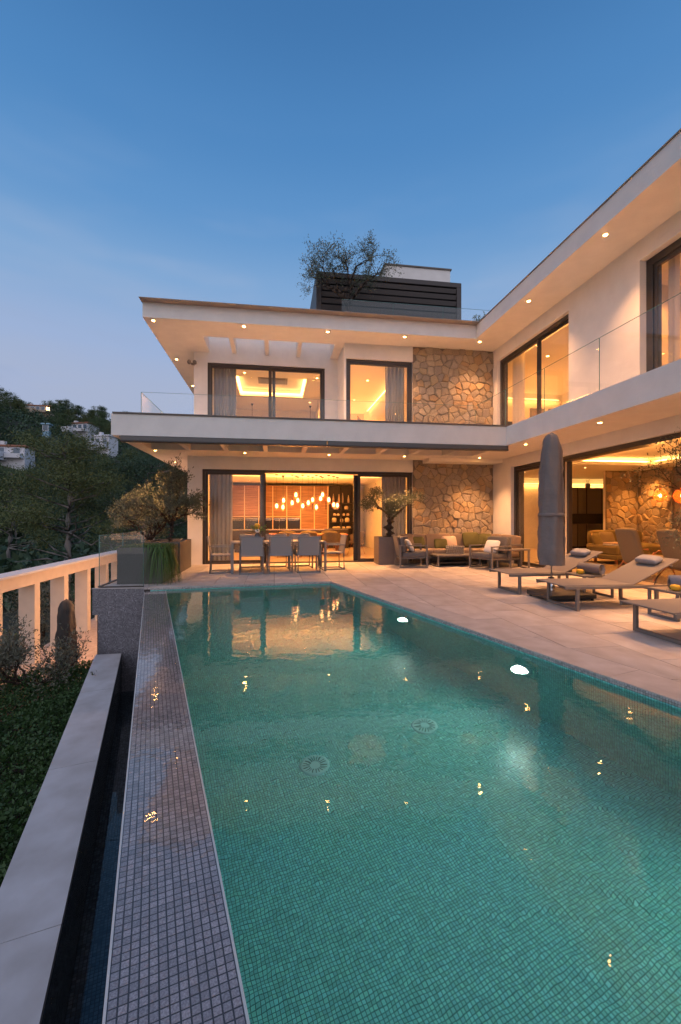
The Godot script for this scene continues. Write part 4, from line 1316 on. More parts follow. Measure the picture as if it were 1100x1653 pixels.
func living():
	var H = 3.0
	var v = thing("living_room", "open living room with pale walls and lit ceiling behind the wing's glass", "room")
	pbox(v, "floor", Vector3(WX + 0.1, -0.2, -17.6), Vector3(16.0, 0.004, 1.2), "floor_in")
	pbox(v, "wall", Vector3(4.5, 0, -17.6), Vector3(16.0, H + 0.1, -17.3), "plaster_in")
	pbox(v, "wall", Vector3(16.0, 0, -17.6), Vector3(16.3, H + 0.1, -13.9), "plaster_in")
	pbox(v, "wall", Vector3(12.94, 0, -13.9), Vector3(16.3, H + 0.1, -13.6), "plaster_in")
	pbox(v, "wall", Vector3(12.94, 0, -13.6), Vector3(13.2, H + 0.1, 1.2), "dark_wall")
	pbox(v, "wall", Vector3(WX + 0.35, 0, 1.2), Vector3(13.2, H + 0.1, 1.5), "plaster_in")
	pbox(v, "wall", Vector3(11.66, 0, -13.95), Vector3(12.94, H + 0.1, -13.84), "plaster_in")
	# ceiling with a recess
	pbox(v, "ceiling", Vector3(4.5, H, -17.6), Vector3(16.3, H + 0.1, -12.2), "ceiling_in")
	pbox(v, "ceiling", Vector3(WX + 0.35, H, -12.2), Vector3(8.9, H + 0.1, 1.5), "ceiling_in")
	pbox(v, "ceiling", Vector3(11.9, H, -12.2), Vector3(13.2, H + 0.1, 1.5), "ceiling_in")
	pbox(v, "ceiling", Vector3(8.9, H, -4.0), Vector3(11.9, H + 0.1, 1.5), "ceiling_in")
	pbox(v, "ceiling", Vector3(8.7, H + 0.22, -12.4), Vector3(12.1, H + 0.28, -3.8), "ceiling_in")
	for a in [[8.7, -12.4, 8.76, -3.8], [12.04, -12.4, 12.1, -3.8], [8.76, -12.4, 12.04, -12.34], [8.76, -3.86, 12.04, -3.8]]:
		pbox(v, "recess_side", Vector3(a[0], H + 0.1005, a[1]), Vector3(a[2], H + 0.2195, a[3]), "ceiling_in")
	cove(v, "light_strip", Vector3(8.95, H + 0.13, -12.25), Vector3(11.85, H + 0.13, -12.25), 0.09, 1.80, true)
	cove(v, "light_strip", Vector3(11.95, H + 0.13, -12.1), Vector3(11.95, H + 0.13, -4.1), 0.09, 2.25, true)
	cove(v, "light_strip", Vector3(9.6, H - 0.20, -17.2), Vector3(15.9, H - 0.20, -17.2), 0.08, 2.70, true)
	for p in [[8.0, -11.0], [8.0, -8.8], [8.0, -6.6], [10.2, -13.0], [12.4, -13.0], [9.0, -14.6], [10.6, -15.4], [12.3, -10.5], [12.3, -8.2], [8.0, -4.4]]:
		downlight(Vector3(p[0], H - 0.001, p[1]), "small round downlight in the living room ceiling", "living room downlights", 4.1, WARM_IN, 55.0, 0.04, "lamp_glow_in")
	# stone feature wall in the corner
	var s = thing("stone_feature_wall", "rough golden stone wall in the living room corner behind the sofa", "wall")
	stone_cladding(s, "stone_facing", Vector3(11.66, 0, -13.80), Vector3.RIGHT, 1.24, H, 0.27, 51)
	stone_cladding(s, "stone_facing", Vector3(12.90, 0, -13.76), Vector3(0, 0, 1), 1.35, H, 0.27, 52)
	# lacquer cabinets
	var c = thing("lacquer_cabinet", "tall glossy dark brown folded-front cabinet with open middle niches", "cabinet", Vector3(13.4, 0, -17.0))
	part(c, "carcass", box_mesh(Vector3(2.3, 2.62, 0.3)), "lacquer_dark", Vector3(0, 1.32, -0.14))
	for i in 4:
		var xx = -0.86 + i * 0.575
		for yy in [[0.10, 1.05], [1.50, 2.62]]:
			part(c, "door", box_mesh(Vector3(0.57, yy[1] - yy[0], 0.03), 0.004), "lacquer", Vector3(xx, (yy[0] + yy[1]) / 2, 0.10), Vector3(0, 22 if i % 2 else -22, 0))
		part(c, "niche", box_mesh(Vector3(0.5, 0.03, 0.2)), "lacquer", Vector3(xx, 1.06, 0.04))
	var vs = thing("reed_vase", "small dark vase of thin reeds on top of the lacquer cabinet", "vase", Vector3(13.5, 2.63, -17.05))
	part(vs, "body", lathe([Vector2(0.001, 0), Vector2(0.10, 0), Vector2(0.11, 0.15), Vector2(0.06, 0.2), Vector2(0.05, 0.2), Vector2(0.001, 0.1)], 14), "vase")
	for i in 7:
		part(vs, "reed", tube_mesh([Vector3(0, 0.1, 0), Vector3(cos(i * 0.9) * 0.10, 0.42 + 0.03 * (i % 3), sin(i * 0.9) * 0.10)], 0.005, 5), "bark")
	# sofa
	var so = thing("corner_sofa", "low olive green corner sofa with patterned cushions inside the living room", "sofa", Vector3(11.6, 0, -11.6))
	part(so, "base", box_mesh(Vector3(2.2, 0.12, 0.95), 0.02), "sofa_in", Vector3(0, 0.20, -1.35))
	part(so, "base", box_mesh(Vector3(0.95, 0.12, 3.6), 0.02), "sofa_in", Vector3(0.66, 0.20, 0.95))
	for i in 3:
		part(so, "seat_cushion", cushion(Vector3(0.98, 0.22, 1.18), 0.22, 0.22), "sofa_in", Vector3(0.66, 0.36, -0.25 + i * 1.2))
	part(so, "seat_cushion", cushion(Vector3(2.2, 0.22, 0.98), 0.22, 0.22), "sofa_in", Vector3(0, 0.36, -1.35))
	for i in 3:
		part(so, "back_cushion", cushion(Vector3(0.26, 0.5, 1.15), 0.3, 0.3), "sofa_in", Vector3(1.06, 0.66, -0.25 + i * 1.2))
	part(so, "back_cushion", cushion(Vector3(2.0, 0.5, 0.26), 0.3, 0.3), "sofa_in", Vector3(0, 0.66, -1.75))
	for q in [[-0.9, -1.7], [-0.9, -1.0], [1.0, 2.6], [0.3, 2.6]]:
		part(so, "foot", box_mesh(Vector3(0.06, 0.15, 0.06)), "wood_teak", Vector3(q[0], 0.075, q[1]))
	var ps = [["armchair_fabric", Vector3(-0.55, 0.62, -1.45), Vector3(70, 0, 0), "large cream patterned cushion on the olive corner sofa"], ["sofa_in", Vector3(-0.95, 0.58, -1.4), Vector3(66, 25, 0), "plain olive cushion at the corner sofa's end"], ["pink_fabric", Vector3(0.72, 0.60, 0.0), Vector3(68, -80, 0), "pale pink cushion on the olive corner sofa"], ["armchair_fabric", Vector3(0.80, 0.64, 0.5), Vector3(70, -92, 0), "cream zigzag cushion on the olive corner sofa"]]
	for q in ps:
		var o = part(self, "sofa_cushion", cushion(Vector3(0.55, 0.16, 0.5), 0.5, 0.35, 0.4), q[0], Vector3(11.6, 0, -11.6) + q[1], q[2])
		tag(o, q[3], "cushion")
	var ot = thing("ottoman", "square olive ottoman on wooden feet with folded throws on it", "ottoman", Vector3(10.0, 0, -11.35), 8)
	part(ot, "body", box_mesh(Vector3(1.25, 0.26, 0.95), 0.04), "sofa_in", Vector3(0, 0.40, 0))
	part(ot, "base", box_mesh(Vector3(1.32, 0.14, 1.0), 0.03), "sofa_in", Vector3(0, 0.22, 0))
	for q in [[-0.5, -0.35], [0.5, -0.35], [-0.5, 0.35], [0.5, 0.35]]:
		part(ot, "foot", box_mesh(Vector3(0.06, 0.16, 0.06)), "wood_teak", Vector3(q[0], 0.08, q[1]))
	for i in 2:
		var th = part(self, "folded_throw", cushion(Vector3(0.62, 0.045, 0.42), 0.3, 0.25), "white_fabric" if i == 0 else "pink_fabric", Vector3(9.95, 0.548 + 0.043 * i, -11.4), Vector3(0, 8 + i * 6, 0))
		tag(th, ["folded white throw lying on the olive ottoman", "folded pale throw on top of the white one"][i], "throw")
	# armchairs
	lounge_chair("woven beige armchair with sloping teak arms seen from behind", Vector3(8.2, 0, -8.55), 84)
	lounge_chair("zigzag patterned beige armchair with teak arms at the opening's end", Vector3(8.25, 0, -7.5), 78)
	var rug = part(self, "living_rug", box_mesh(Vector3(3.2, 0.012, 5.5)), "rug", Vector3(9.3, 0.011, -9.2))
	tag(rug, "flat striped beige rug on the living room floor", "rug")
	# copper globes
	for q in [[9.53, 1.89, -9.5, 0.15, "smaller copper glass globe pendant beside the stone feature wall"], [9.95, 1.88, -9.3, 0.19, "large copper glass globe pendant in the middle of the cluster"], [10.1, 1.94, -8.9, 0.15, "copper glass globe pendant at the cluster's open end"]]:
		var g = thing("globe_pendant", q[4], "lamp", Vector3(q[0], q[1], q[2]))
		part(g, "globe", cushion(Vector3.ONE * q[3] * 2, 1.0, 1.0), "amber_glass")
		part(g, "bulb", cushion(Vector3.ONE * 0.06, 1.0, 1.0), "bulb_glow")
		part(g, "collar", lathe([Vector2(0.001, q[3] + 0.05), Vector2(0.03, q[3] + 0.05), Vector2(0.035, q[3] - 0.02)], 12), "copper")
		part(g, "cord", tube_mesh([Vector3(0, q[3] + 0.04, 0), Vector3(-0.05, 0.55, 0), Vector3(0.02, 0.85, 0), Vector3(0, H + 0.2 - q[1], 0)], 0.006, 5), "bronze")
		omni(g, Vector3.ZERO, WARM_IN, 0.80, 0.04)
	curtain("curtain", "pale gathered curtain inside the wing's lower fixed window", Vector3(7.25, 0.01, -10.35), Vector3(0, 0, 1), 0.55, 2.95, "curtain_white", 8)

func lounge_chair(label, pos, turn):
	var t = thing("lounge_armchair", label, "armchair", pos, turn, "living room armchairs")
	part(t, "backrest", cushion(Vector3(0.62, 0.80, 0.14), 0.25, 0.35), "armchair_fabric", Vector3(0, 0.72, -0.36), Vector3(-16, 0, 0))
	part(t, "seat", cushion(Vector3(0.62, 0.18, 0.70), 0.3, 0.3), "armchair_fabric", Vector3(0, 0.40, 0.05), Vector3(-4, 0, 0))
	for x in [-0.36, 0.36]:
		part(t, "arm", tube_mesh([Vector3(x, 0.0, -0.52), Vector3(x, 0.36, -0.22), Vector3(x, 0.58, -0.08), Vector3(x, 0.62, 0.02), Vector3(x, 0.60, 0.34)], [0.02, 0.028, 0.03, 0.03, 0.022]), "wood_teak")
		part(t, "leg", tube_mesh([Vector3(x * 0.9, 0.34, -0.25), Vector3(x, 0.32, 0.25), Vector3(x, 0.26, 0.32), Vector3(x, 0.0, 0.42)], [0.022, 0.022, 0.022, 0.016]), "wood_teak")
	part(t, "rail", box_mesh(Vector3(0.70, 0.04, 0.05), 0.008), "wood_teak", Vector3(0, 0.30, -0.22))
	part(t, "rail", box_mesh(Vector3(0.70, 0.04, 0.05), 0.008), "wood_teak", Vector3(0, 0.29, 0.24))

# ---------------------------------------------------------------- plants
func grow(tubes: Array, tips: Array, p: Vector3, dir: Vector3, ln: float, rad: float, depth: int, r: RandomNumberGenerator, lift: float, wob: float, kids := 3):
	var pts = [p]
	var rr = [rad]
	var d = dir
	var n = 4
	for i in n:
		d = (d + Vector3(r.randfn(), r.randfn(), r.randfn()) * wob + Vector3.UP * lift).normalized()
		p = p + d * ln / n
		pts.append(p)
		rr.append(rad * lerpf(1.0, 0.55, float(i + 1) / n))
		if depth <= 1:
			tips.append([p, d])
	tubes.append([pts, rr])
	if depth <= 0:
		return
	for k in kids + (1 if r.randf() < 0.4 else 0):
		var f: int = n if k == 0 else r.randi_range(2, n)
		var side = d.cross(Vector3(r.randfn(), r.randfn(), r.randfn())).normalized()
		var nd = (d * r.randf_range(0.5, 0.9) + side * r.randf_range(0.5, 0.9)).normalized()
		grow(tubes, tips, pts[f], nd, ln * r.randf_range(0.6, 0.82), rr[f] * 0.75, depth - 1, r, lift, wob, kids)

func olive_tree(called, label, pos: Vector3, height: float, spread: float, sd: int, leaf, lsize := 0.06, dens := 3.0, group = "", lean := Vector3.ZERO) -> Node3D:
	var r = RandomNumberGenerator.new()
	r.seed = sd
	var t = thing(called, label, "tree", pos, 0.0, group)
	var th = height * 0.30
	var pts = [Vector3.ZERO]
	var rr = [height * 0.045]
	var p = Vector3.ZERO
	for i in 6:
		p += Vector3(r.randfn() * 0.05 * height * 0.3, th / 6.0, r.randfn() * 0.05 * height * 0.3) + lean * height * 0.03
		pts.append(p)
		rr.append(height * (0.042 - 0.002 * i) * r.randf_range(0.85, 1.2))
	part(t, "trunk", tube_mesh(pts, rr, 9), "bark")
	var tubes = []
	var tips = []
	var nb = 5
	for i in nb:
		var a = TAU * i / nb + r.randf_range(-0.4, 0.4)
		var d = Vector3(cos(a) * spread, r.randf_range(0.55, 1.3), sin(a) * spread) + lean
		grow(tubes, tips, pts[r.randi_range(4, 6)], d.normalized(), height * 0.30 * r.randf_range(0.8, 1.15), height * 0.022, 3, r, 0.10, 0.22)
	var st = begin()
	for q in tubes:
		st_tube(st, q[0], q[1], 5)
	part(t, "branches", st.commit(), "bark")
	var lp = []
	var ld = []
	for q in tips:
		lp.append(q[0]); ld.append(q[1])
	part(t, "crown", leaves(lp, lsize, lsize * 0.32, r, int(dens), height * 0.022, ld), leaf)
	return t

func tuft(parent, called, centre: Vector3, n: int, ln: float, w: float, drop: float, r: RandomNumberGenerator, leaf, box: Vector2):
	# arching blades
	var st = begin()
	for i in n:
		var p = centre + Vector3(r.randf_range(-box.x, box.x), 0, r.randf_range(-box.y, box.y))
		var a = r.randf() * TAU
		var d = Vector3(cos(a), 0, sin(a))
		var l = ln * r.randf_range(0.6, 1.2)
		var side = Vector3(-d.z, 0, d.x) * w
		var v = r.randf_range(0.6, 1.4)
		st.set_color(Color(v, v, v))
		var prev = p
		for k in range(1, 5):
			var f = k / 4.0
			var q = p + d * l * f * 0.75 + Vector3.UP * l * (f * 0.9 - f * f * (0.9 + drop))
			var s0 = side * (1.0 - (f - 0.25) * 0.8)
			var s1 = side * (1.0 - f * 0.9)
			var nn = (q - prev).cross(side).normalized()
			st.set_normal(nn)
			for x in [prev - s0, prev + s0, q + s1, prev - s0, q + s1, q - s1]:
				st.add_vertex(x)
			prev = q
	return part(parent, called, st.commit(), leaf)

func planter_box(called, label, a: Vector3, b: Vector3, m) -> Node3D:
	var c = (a + b) / 2
	var t = thing(called, label, "planter", Vector3(c.x, a.y, c.z))
	var h = (b - a) / 2
	var H = b.y - a.y
	pbox(t, "front_panel", Vector3(-h.x, 0.005, h.z - 0.03), Vector3(h.x, H, h.z), m, 0.003)
	pbox(t, "back_panel", Vector3(-h.x, 0.005, -h.z), Vector3(h.x, H, -h.z + 0.03), m, 0.003)
	pbox(t, "side_panel", Vector3(-h.x, 0.005, -h.z + 0.031), Vector3(-h.x + 0.03, H, h.z - 0.031), m, 0.003)
	pbox(t, "side_panel", Vector3(h.x - 0.03, 0.005, -h.z + 0.031), Vector3(h.x, H, h.z - 0.031), m, 0.003)
	pbox(t, "soil", Vector3(-h.x + 0.03, 0.0, -h.z + 0.03), Vector3(h.x - 0.03, H - 0.04, h.z - 0.03), "soil")
	return t

# ---------------------------------------------------------------- terrace furniture
func dining_chair(label, pos, turn) -> Node3D:
	# faces +z locally
	var t = thing("dining_chair", label, "chair", pos, turn, "outdoor dining chairs")
	var f = "chair_frame"
	for x in [-0.27, 0.27]:
		part(t, "leg", box_mesh(Vector3(0.035, 0.64, 0.045), 0.004), f, Vector3(x, 0.32, 0.25))
		part(t, "leg", tube_mesh([Vector3(x, 0.0, -0.25), Vector3(x, 0.44, -0.235), Vector3(x, 0.88, -0.31)], [0.022, 0.022, 0.018], 6), f)
		part(t, "armrest", box_mesh(Vector3(0.045, 0.025, 0.54), 0.005), f, Vector3(x, 0.645, 0.0))
		part(t, "foot_rail", box_mesh(Vector3(0.035, 0.025, 0.48), 0.004), f, Vector3(x, 0.0135, 0.0))
	part(t, "rail", box_mesh(Vector3(0.52, 0.035, 0.025), 0.004), f, Vector3(0, 0.02, -0.24))
	part(t, "rail", box_mesh(Vector3(0.52, 0.03, 0.025), 0.004), f, Vector3(0, 0.40, 0.24))
	part(t, "seat", cushion(Vector3(0.53, 0.03, 0.52), 0.2, 0.15), "chair_mesh", Vector3(0, 0.435, 0.0))
	part(t, "backrest", box_mesh(Vector3(0.50, 0.44, 0.012), 0.004), "chair_mesh", Vector3(0, 0.66, -0.272), Vector3(-9.5, 0, 0))
	part(t, "top_rail", box_mesh(Vector3(0.56, 0.025, 0.03), 0.006), f, Vector3(0, 0.88, -0.31))
	return t

func frame_loop(parent, called, x: float, z0: float, z1: float, h: float, s: float, m):
	var st = begin()
	st_box(st, Vector3(x - s / 2, 0, z0), Vector3(x + s / 2, h, z0 + s), 0.004)
	st_box(st, Vector3(x - s / 2, 0, z1 - s), Vector3(x + s / 2, h, z1), 0.004)
	st_box(st, Vector3(x - s / 2, 0.0005, z0 + s), Vector3(x + s / 2, s, z1 - s), 0.004)
	return part(parent, called, st.commit(), m)

func lounger(label, pos, turn) -> Node3D:
	# head at +x
	var t = thing("sun_lounger", label, "sun lounger", pos, turn, "sun loungers beside the pool")
	var w = 0.37
	for z in [-w + 0.02, w - 0.02]:
		part(t, "side_rail", box_mesh(Vector3(1.72, 0.045, 0.035), 0.005), "taupe", Vector3(0.86, 0.335, z))
	frame_loop(t, "leg_loop", 0.20, -w, w, 0.315, 0.045, "taupe")
	frame_loop(t, "leg_loop", 1.45, -w, w, 0.315, 0.045, "taupe")
	part(t, "seat", box_mesh(Vector3(1.10, 0.018, 0.70), 0.006), "sling", Vector3(0.53, 0.362, 0))
	var L = 0.86
	var an = 26.0
	var st = begin()
	var sz = Vector3(L, 0.018, 0.70)
	st_box(st, Vector3(0, -0.01, -0.34), Vector3(L, 0.01, 0.34), 0.006)
	var b = part(t, "backrest", st.commit(), "sling", Vector3(1.06, 0.345, 0), Vector3(0, 0, an))
	part(b, "cross_bar", box_mesh(Vector3(0.03, 0.03, 0.68), 0.005), "taupe", Vector3(L - 0.15, -0.028, 0))
	for z in [-0.25, 0.25]:
		part(t, "prop", tube_mesh([Vector3(1.62, 0.61, z), Vector3(1.50, 0.33, z)], 0.010, 6), "taupe")
	part(b, "head_bolster", cushion(Vector3(0.17, 0.11, 0.42), 0.7, 0.35), "bolster", Vector3(L - 0.19, 0.062, 0.0))
	return t

func side_table(label, pos):
	var t = thing("side_table", label, "table", pos, 0.0, "low tables between loungers")
	part(t, "top", box_mesh(Vector3(0.58, 0.03, 0.46), 0.006), "taupe", Vector3(0, 0.365, 0))
	for x in [-0.26, 0.26]:
		frame_loop(t, "leg_loop", x, -0.23, 0.23, 0.349, 0.035, "taupe")

func rolled_towel(label, pos, turn):
	var t = thing("rolled_towel", label, "towel", pos, turn)
	var n = 40
	var sp = []
	for i in n + 1:
		var f = float(i) / n
		var a = f * TAU * 3.0
		sp.append(Vector2(cos(a), sin(a)) * (0.022 + 0.062 * f))
	var st = begin()
	st.set_smooth_group(0)
	for i in n:
		for s in [0.0, 0.016]:
			var p = []
			for c in [[0, 0], [1, 0], [1, 1], [0, 1]]:
				var q: Vector2 = sp[i + c[0]]
				q += q.normalized() * s
				p.append(Vector3(q.x, q.y, -0.19 + 0.38 * c[1]))
			for k in [0, 1, 2, 0, 2, 3]:
				st.add_vertex(p[k])
		for z in [-0.19, 0.19]:
			var a2: Vector2 = sp[i]
			var b2: Vector2 = sp[i + 1]
			var p = [Vector3(a2.x, a2.y, z), Vector3(b2.x, b2.y, z), Vector3(b2.x, b2.y, z) + Vector3(b2.normalized().x, b2.normalized().y, 0) * 0.016, Vector3(a2.x, a2.y, z) + Vector3(a2.normalized().x, a2.normalized().y, 0) * 0.016]
			for k in [0, 1, 2, 0, 2, 3]:
				st.add_vertex(p[k])
	st.generate_normals()
	part(t, "roll", st.commit(), "towel", Vector3(0, 0.10, 0))

func closed_umbrella(label, pos: Vector3, h: float, bottom: float, rad: float, m, sd: int) -> Node3D:
	var t = thing("closed_parasol", label, "parasol", pos)
	var st = begin()
	st.set_smooth_group(0)
	var nz = FastNoiseLite.new()
	nz.seed = sd
	nz.frequency = 1.0
	var nu = 40
	var nv = 28
	var P = func(i, j):
		var f = float(i) / nu
		var a = TAU * j / nv
		var y: float = lerpf(bottom, h, f)
		var rr: float = rad * (1.0 - 0.30 * f) * (pow(1.0 - pow(f, 14.0), 0.5)) * (0.94 + 0.06 * smoothstep(0.0, 0.1, f))
		rr *= 1.0 + 0.22 * nz.get_noise_3d(cos(a) * 1.3, y * 2.5 + a * 0.4, sin(a) * 1.3) + 0.075 * sin(a * 6.0 + y * 2.2) + 0.03 * sin(a * 13.0 - y * 5.0)
		return Vector3(cos(a) * rr, y, sin(a) * rr)
	for i in nu:
		for j in nv:
			var p = [P.call(i, j), P.call(i + 1, j), P.call(i + 1, j + 1), P.call(i, j + 1)]
			for k in [0, 1, 2, 0, 2, 3]:
				st.add_vertex(p[k])
	st.index()
	st.generate_normals()
	part(t, "cover", st.commit(), m)
	part(t, "seam", tube_mesh([Vector3(rad * 0.5, bottom, rad * 0.85), Vector3(rad * 0.42, (bottom + h) / 2, rad * 0.72), Vector3(rad * 0.36, h - 0.25, rad * 0.60)], 0.006, 5), m)
	part(t, "strap", lathe([Vector2(rad * 0.86, bottom + (h - bottom) * 0.36), Vector2(rad * 0.99, bottom + (h - bottom) * 0.365), Vector2(rad * 0.97, bottom + (h - bottom) * 0.385), Vector2(rad * 0.84, bottom + (h - bottom) * 0.39)], 24), m)
	part(t, "pole", tube_mesh([Vector3(0, 0.02, 0), Vector3(0, bottom + 0.3, 0)], 0.034, 12), "trim")
	return t

func terrace_furniture():
	# dining set
	var c = Vector3(0.10, 0, -11.15)
	var turn = 5.0
	var B = Basis(Vector3.UP, deg_to_rad(turn))
	var t = thing("outdoor_dining_table", "long grey outdoor dining table set before the open kitchen", "table", c, turn)
	part(t, "top", box_mesh(Vector3(2.30, 0.03, 0.95), 0.005), "chair_frame", Vector3(0, 0.735, 0))
	for x in [-1.13, 1.13]:
		for z in [-0.455, 0.455]:
			part(t, "leg", box_mesh(Vector3(0.055, 0.72, 0.055), 0.005), "chair_frame", Vector3(x, 0.36, z))
		part(t, "rail", box_mesh(Vector3(0.05, 0.03, 0.85), 0.004), "chair_frame", Vector3(x, 0.0155, 0))
		part(t, "apron", box_mesh(Vector3(0.04, 0.05, 0.85), 0.004), "chair_frame", Vector3(x, 0.695, 0))
	var ch = dining_chair("grey mesh dining chair with its back to the pool", c + B * Vector3(-0.68, 0, 0.42), turn + 180)
	for x in [0.0, 0.68]:
		copy_of(ch, c + B * Vector3(x, 0, 0.42 + 0.03 * x), turn + 180)
	for x in [-0.66, 0.02, 0.66]:
		copy_of(ch, c + B * Vector3(x, 0, -0.50), turn, "grey mesh dining chair on the table's house side")
	copy_of(ch, c + B * Vector3(-1.40, 0, 0.02), turn + 90, "grey mesh dining chair at the table's end by the white pillar")
	copy_of(ch, c + B * Vector3(1.42, 0, -0.02), turn - 90, "grey mesh dining chair at the table's end towards the stone wall")
	var r = RandomNumberGenerator.new()
	r.seed = 77
	var vs = thing("flower_vase", "dark round vase with yellow and white flowers on the outdoor table", "vase", c + B * Vector3(-0.52, 0.75, 0.05))
	part(vs, "body", lathe([Vector2(0.001, 0), Vector2(0.06, 0), Vector2(0.10, 0.06), Vector2(0.10, 0.12), Vector2(0.06, 0.18), Vector2(0.07, 0.20), Vector2(0.055, 0.19), Vector2(0.001, 0.10)], 18), "vase")
	var pts = []
	for i in 40:
		pts.append(Vector3(r.randfn() * 0.10, 0.26 + r.randf() * 0.10, r.randfn() * 0.10))
	part(vs, "leaves", leaves(pts, 0.10, 0.03, r, 2, 0.02), "fern_leaf")
	part(vs, "flower", cushion(Vector3(0.11, 0.09, 0.11), 0.8, 0.9), "flower_white", Vector3(0.0, 0.26, 0.07))
	part(vs, "flower", cushion(Vector3(0.13, 0.15, 0.12), 0.6, 0.8), "flower_yellow", Vector3(-0.01, 0.37, 0.0))
	for i in 6:
		var g = thing("wine_glass", "clear stemmed wine glass standing on the outdoor dining table", "glass", c + B * Vector3(-0.15 + 0.32 * (i / 2), 0.75, -0.18 if i % 2 else 0.16), 0.0, "wine glasses on the outdoor table")
		part(g, "bowl", lathe([Vector2(0.005, 0.08), Vector2(0.035, 0.11), Vector2(0.038, 0.15), Vector2(0.030, 0.20)], 12), "rail_glass")
		part(g, "stem", lathe([Vector2(0.004, 0.085), Vector2(0.004, 0.01), Vector2(0.034, 0.003), Vector2(0.034, 0.0)], 12), "rail_glass")
	# left planters
	planter_box("planter_box", "large dark grey metal planter behind the glass at the pool's far corner", Vector3(-3.12, 0, -10.73), Vector3(-2.25, 0.735, -9.28), "planter")
	planter_box("planter_box", "dark metal planter with the olive tree beside the white pillar", Vector3(-3.12, 0, -12.30), Vector3(-2.235, 0.76, -10.86), "planter")
	olive_tree("olive_tree", "broad olive tree with a dense crown in the planter by the pillar", Vector3(-2.60, 0.72, -11.5), 1.9, 1.0, 33, "olive_leaf_warm", 0.07, 9.0)
	olive_tree("olive_tree", "bushy grey green olive tree at the back of the large dark planter", Vector3(-3.25, 0.30, -12.4), 2.1, 1.0, 34, "olive_leaf", 0.075, 10.0)
	var tr = thing("trailing_rosemary", "trailing green rosemary spilling over the large planter's corner", "plant", Vector3(-2.44, 0.72, -9.72))
	tuft(tr, "foliage", Vector3.ZERO, 900, 0.34, 0.008, 0.25, r, "fern_leaf", Vector2(0.18, 0.35))
	tuft(tr, "trailing_stems", Vector3(0.12, -0.02, 0.22), 520, 0.50, 0.008, 1.5, r, "fern_leaf", Vector2(0.10, 0.26))
	var fp = thing("low_shrub", "low bright green leafy shrub in the large planter behind the glass", "plant", Vector3(-2.9, 0.70, -9.9))
	tuft(fp, "foliage", Vector3.ZERO, 500, 0.28, 0.012, 0.1, r, "lime_leaf", Vector2(0.18, 0.5))
	# glass in front of the left planter
	glass_rail("terrace_balustrade", "clear glass panel before the dark planter at the terrace corner", Vector3(-3.32, 0.0, -8.92), Vector3(-2.50, 0.0, -8.88), 1.0, 1)
	glass_rail("terrace_balustrade", "glass balustrade on the terrace's valley edge behind the planters", Vector3(-3.33, 0.0, -12.9), Vector3(-3.33, 0.0, -8.95), 1.0, 3)
	# right planter with a small gnarled olive
	planter_box("planter_box", "taupe square planter with a gnarled olive before the kitchen window", Vector3(2.92, 0, -12.55), Vector3(3.78, 0.79, -11.95), "planter_taupe")
	var b = thing("olive_bonsai", "gnarled dwarf olive with cloud-like crowns in the taupe planter", "tree", Vector3(3.30, 0.75, -12.25))
	var tk = tube_mesh([Vector3(0, 0, 0), Vector3(0.03, 0.12, 0.02), Vector3(-0.03, 0.30, 0.02), Vector3(0.05, 0.48, -0.02), Vector3(0.0, 0.66, 0)], [0.19, 0.15, 0.17, 0.13, 0.11], 10)
	part(b, "trunk", tk, "bark")
	var st = begin()
	var heads = [[Vector3(0.0, 0.66, 0), Vector3(-0.25, 0.85, 0.0), Vector3(-0.55, 1.02, 0.05)], [Vector3(0.0, 0.6, 0), Vector3(0.12, 0.85, 0.05), Vector3(0.22, 1.05, 0.0)], [Vector3(0.02, 0.5, 0), Vector3(0.35, 0.80, 0.0), Vector3(0.68, 1.10, 0.0)], [Vector3(-0.3, 0.85, 0), Vector3(-0.5, 1.15, 0), Vector3(-0.38, 1.38, 0)]]
	for h in heads:
		st_tube(st, h, [0.06, 0.04, 0.02], 7)
	part(b, "branches", st.commit(), "bark")
	var cl = []
	for q in [[Vector3(-0.60, 1.0, 0.05), 0.26, 150], [Vector3(0.16, 0.98, 0.02), 0.30, 260], [Vector3(0.60, 1.16, 0), 0.26, 90], [Vector3(-0.38, 1.30, 0), 0.22, 110], [Vector3(0.05, 0.75, 0.1), 0.2, 80], [Vector3(0.95, 1.2, 0.0), 0.2, 40]]:
		for i in q[2]:
			var d = Vector3(r.randfn(), r.randfn() * 0.7, r.randfn()).normalized() * pow(r.randf(), 0.45) * q[1]
			cl.append(q[0] + d)
	part(b, "crown", leaves(cl, 0.06, 0.024, r, 7, 0.035), "olive_leaf_warm")
	tuft(b, "underplanting", Vector3(0.05, 0.0, 0.0), 700, 0.12, 0.005, 0.1, r, "grass_leaf", Vector2(0.38, 0.25))
	# corner sofa against the stone
	var s = thing("terrace_sofa", "long taupe corner sofa against the stone cladding", "sofa", Vector3(5.15, 0, -12.2))
	pbox(s, "base_frame", Vector3(-1.45, 0.18, -0.48), Vector3(1.50, 0.24, 0.40), "taupe", 0.006)
	pbox(s, "base_frame", Vector3(0.62, 0.181, 0.40), Vector3(1.50, 0.241, 1.30), "taupe", 0.006)
	for q in [[-1.40, 0.35], [-1.40, -0.42], [0.3, 0.35], [1.45, 1.25], [0.66, 1.25]]:
		part(s, "leg", box_mesh(Vector3(0.05, 0.18, 0.05)), "taupe", Vector3(q[0], 0.09, q[1]))
	for i in 3:
		part(s, "seat_cushion", cushion(Vector3(0.78, 0.19, 0.86), 0.18, 0.18), "sofa_fabric", Vector3(-1.04 + i * 0.79, 0.335, -0.02))
		part(s, "back_cushion", cushion(Vector3(0.78, 0.46, 0.20), 0.22, 0.22), "sofa_fabric", Vector3(-1.04 + i * 0.79, 0.62, -0.36), Vector3(-8, 0, 0))
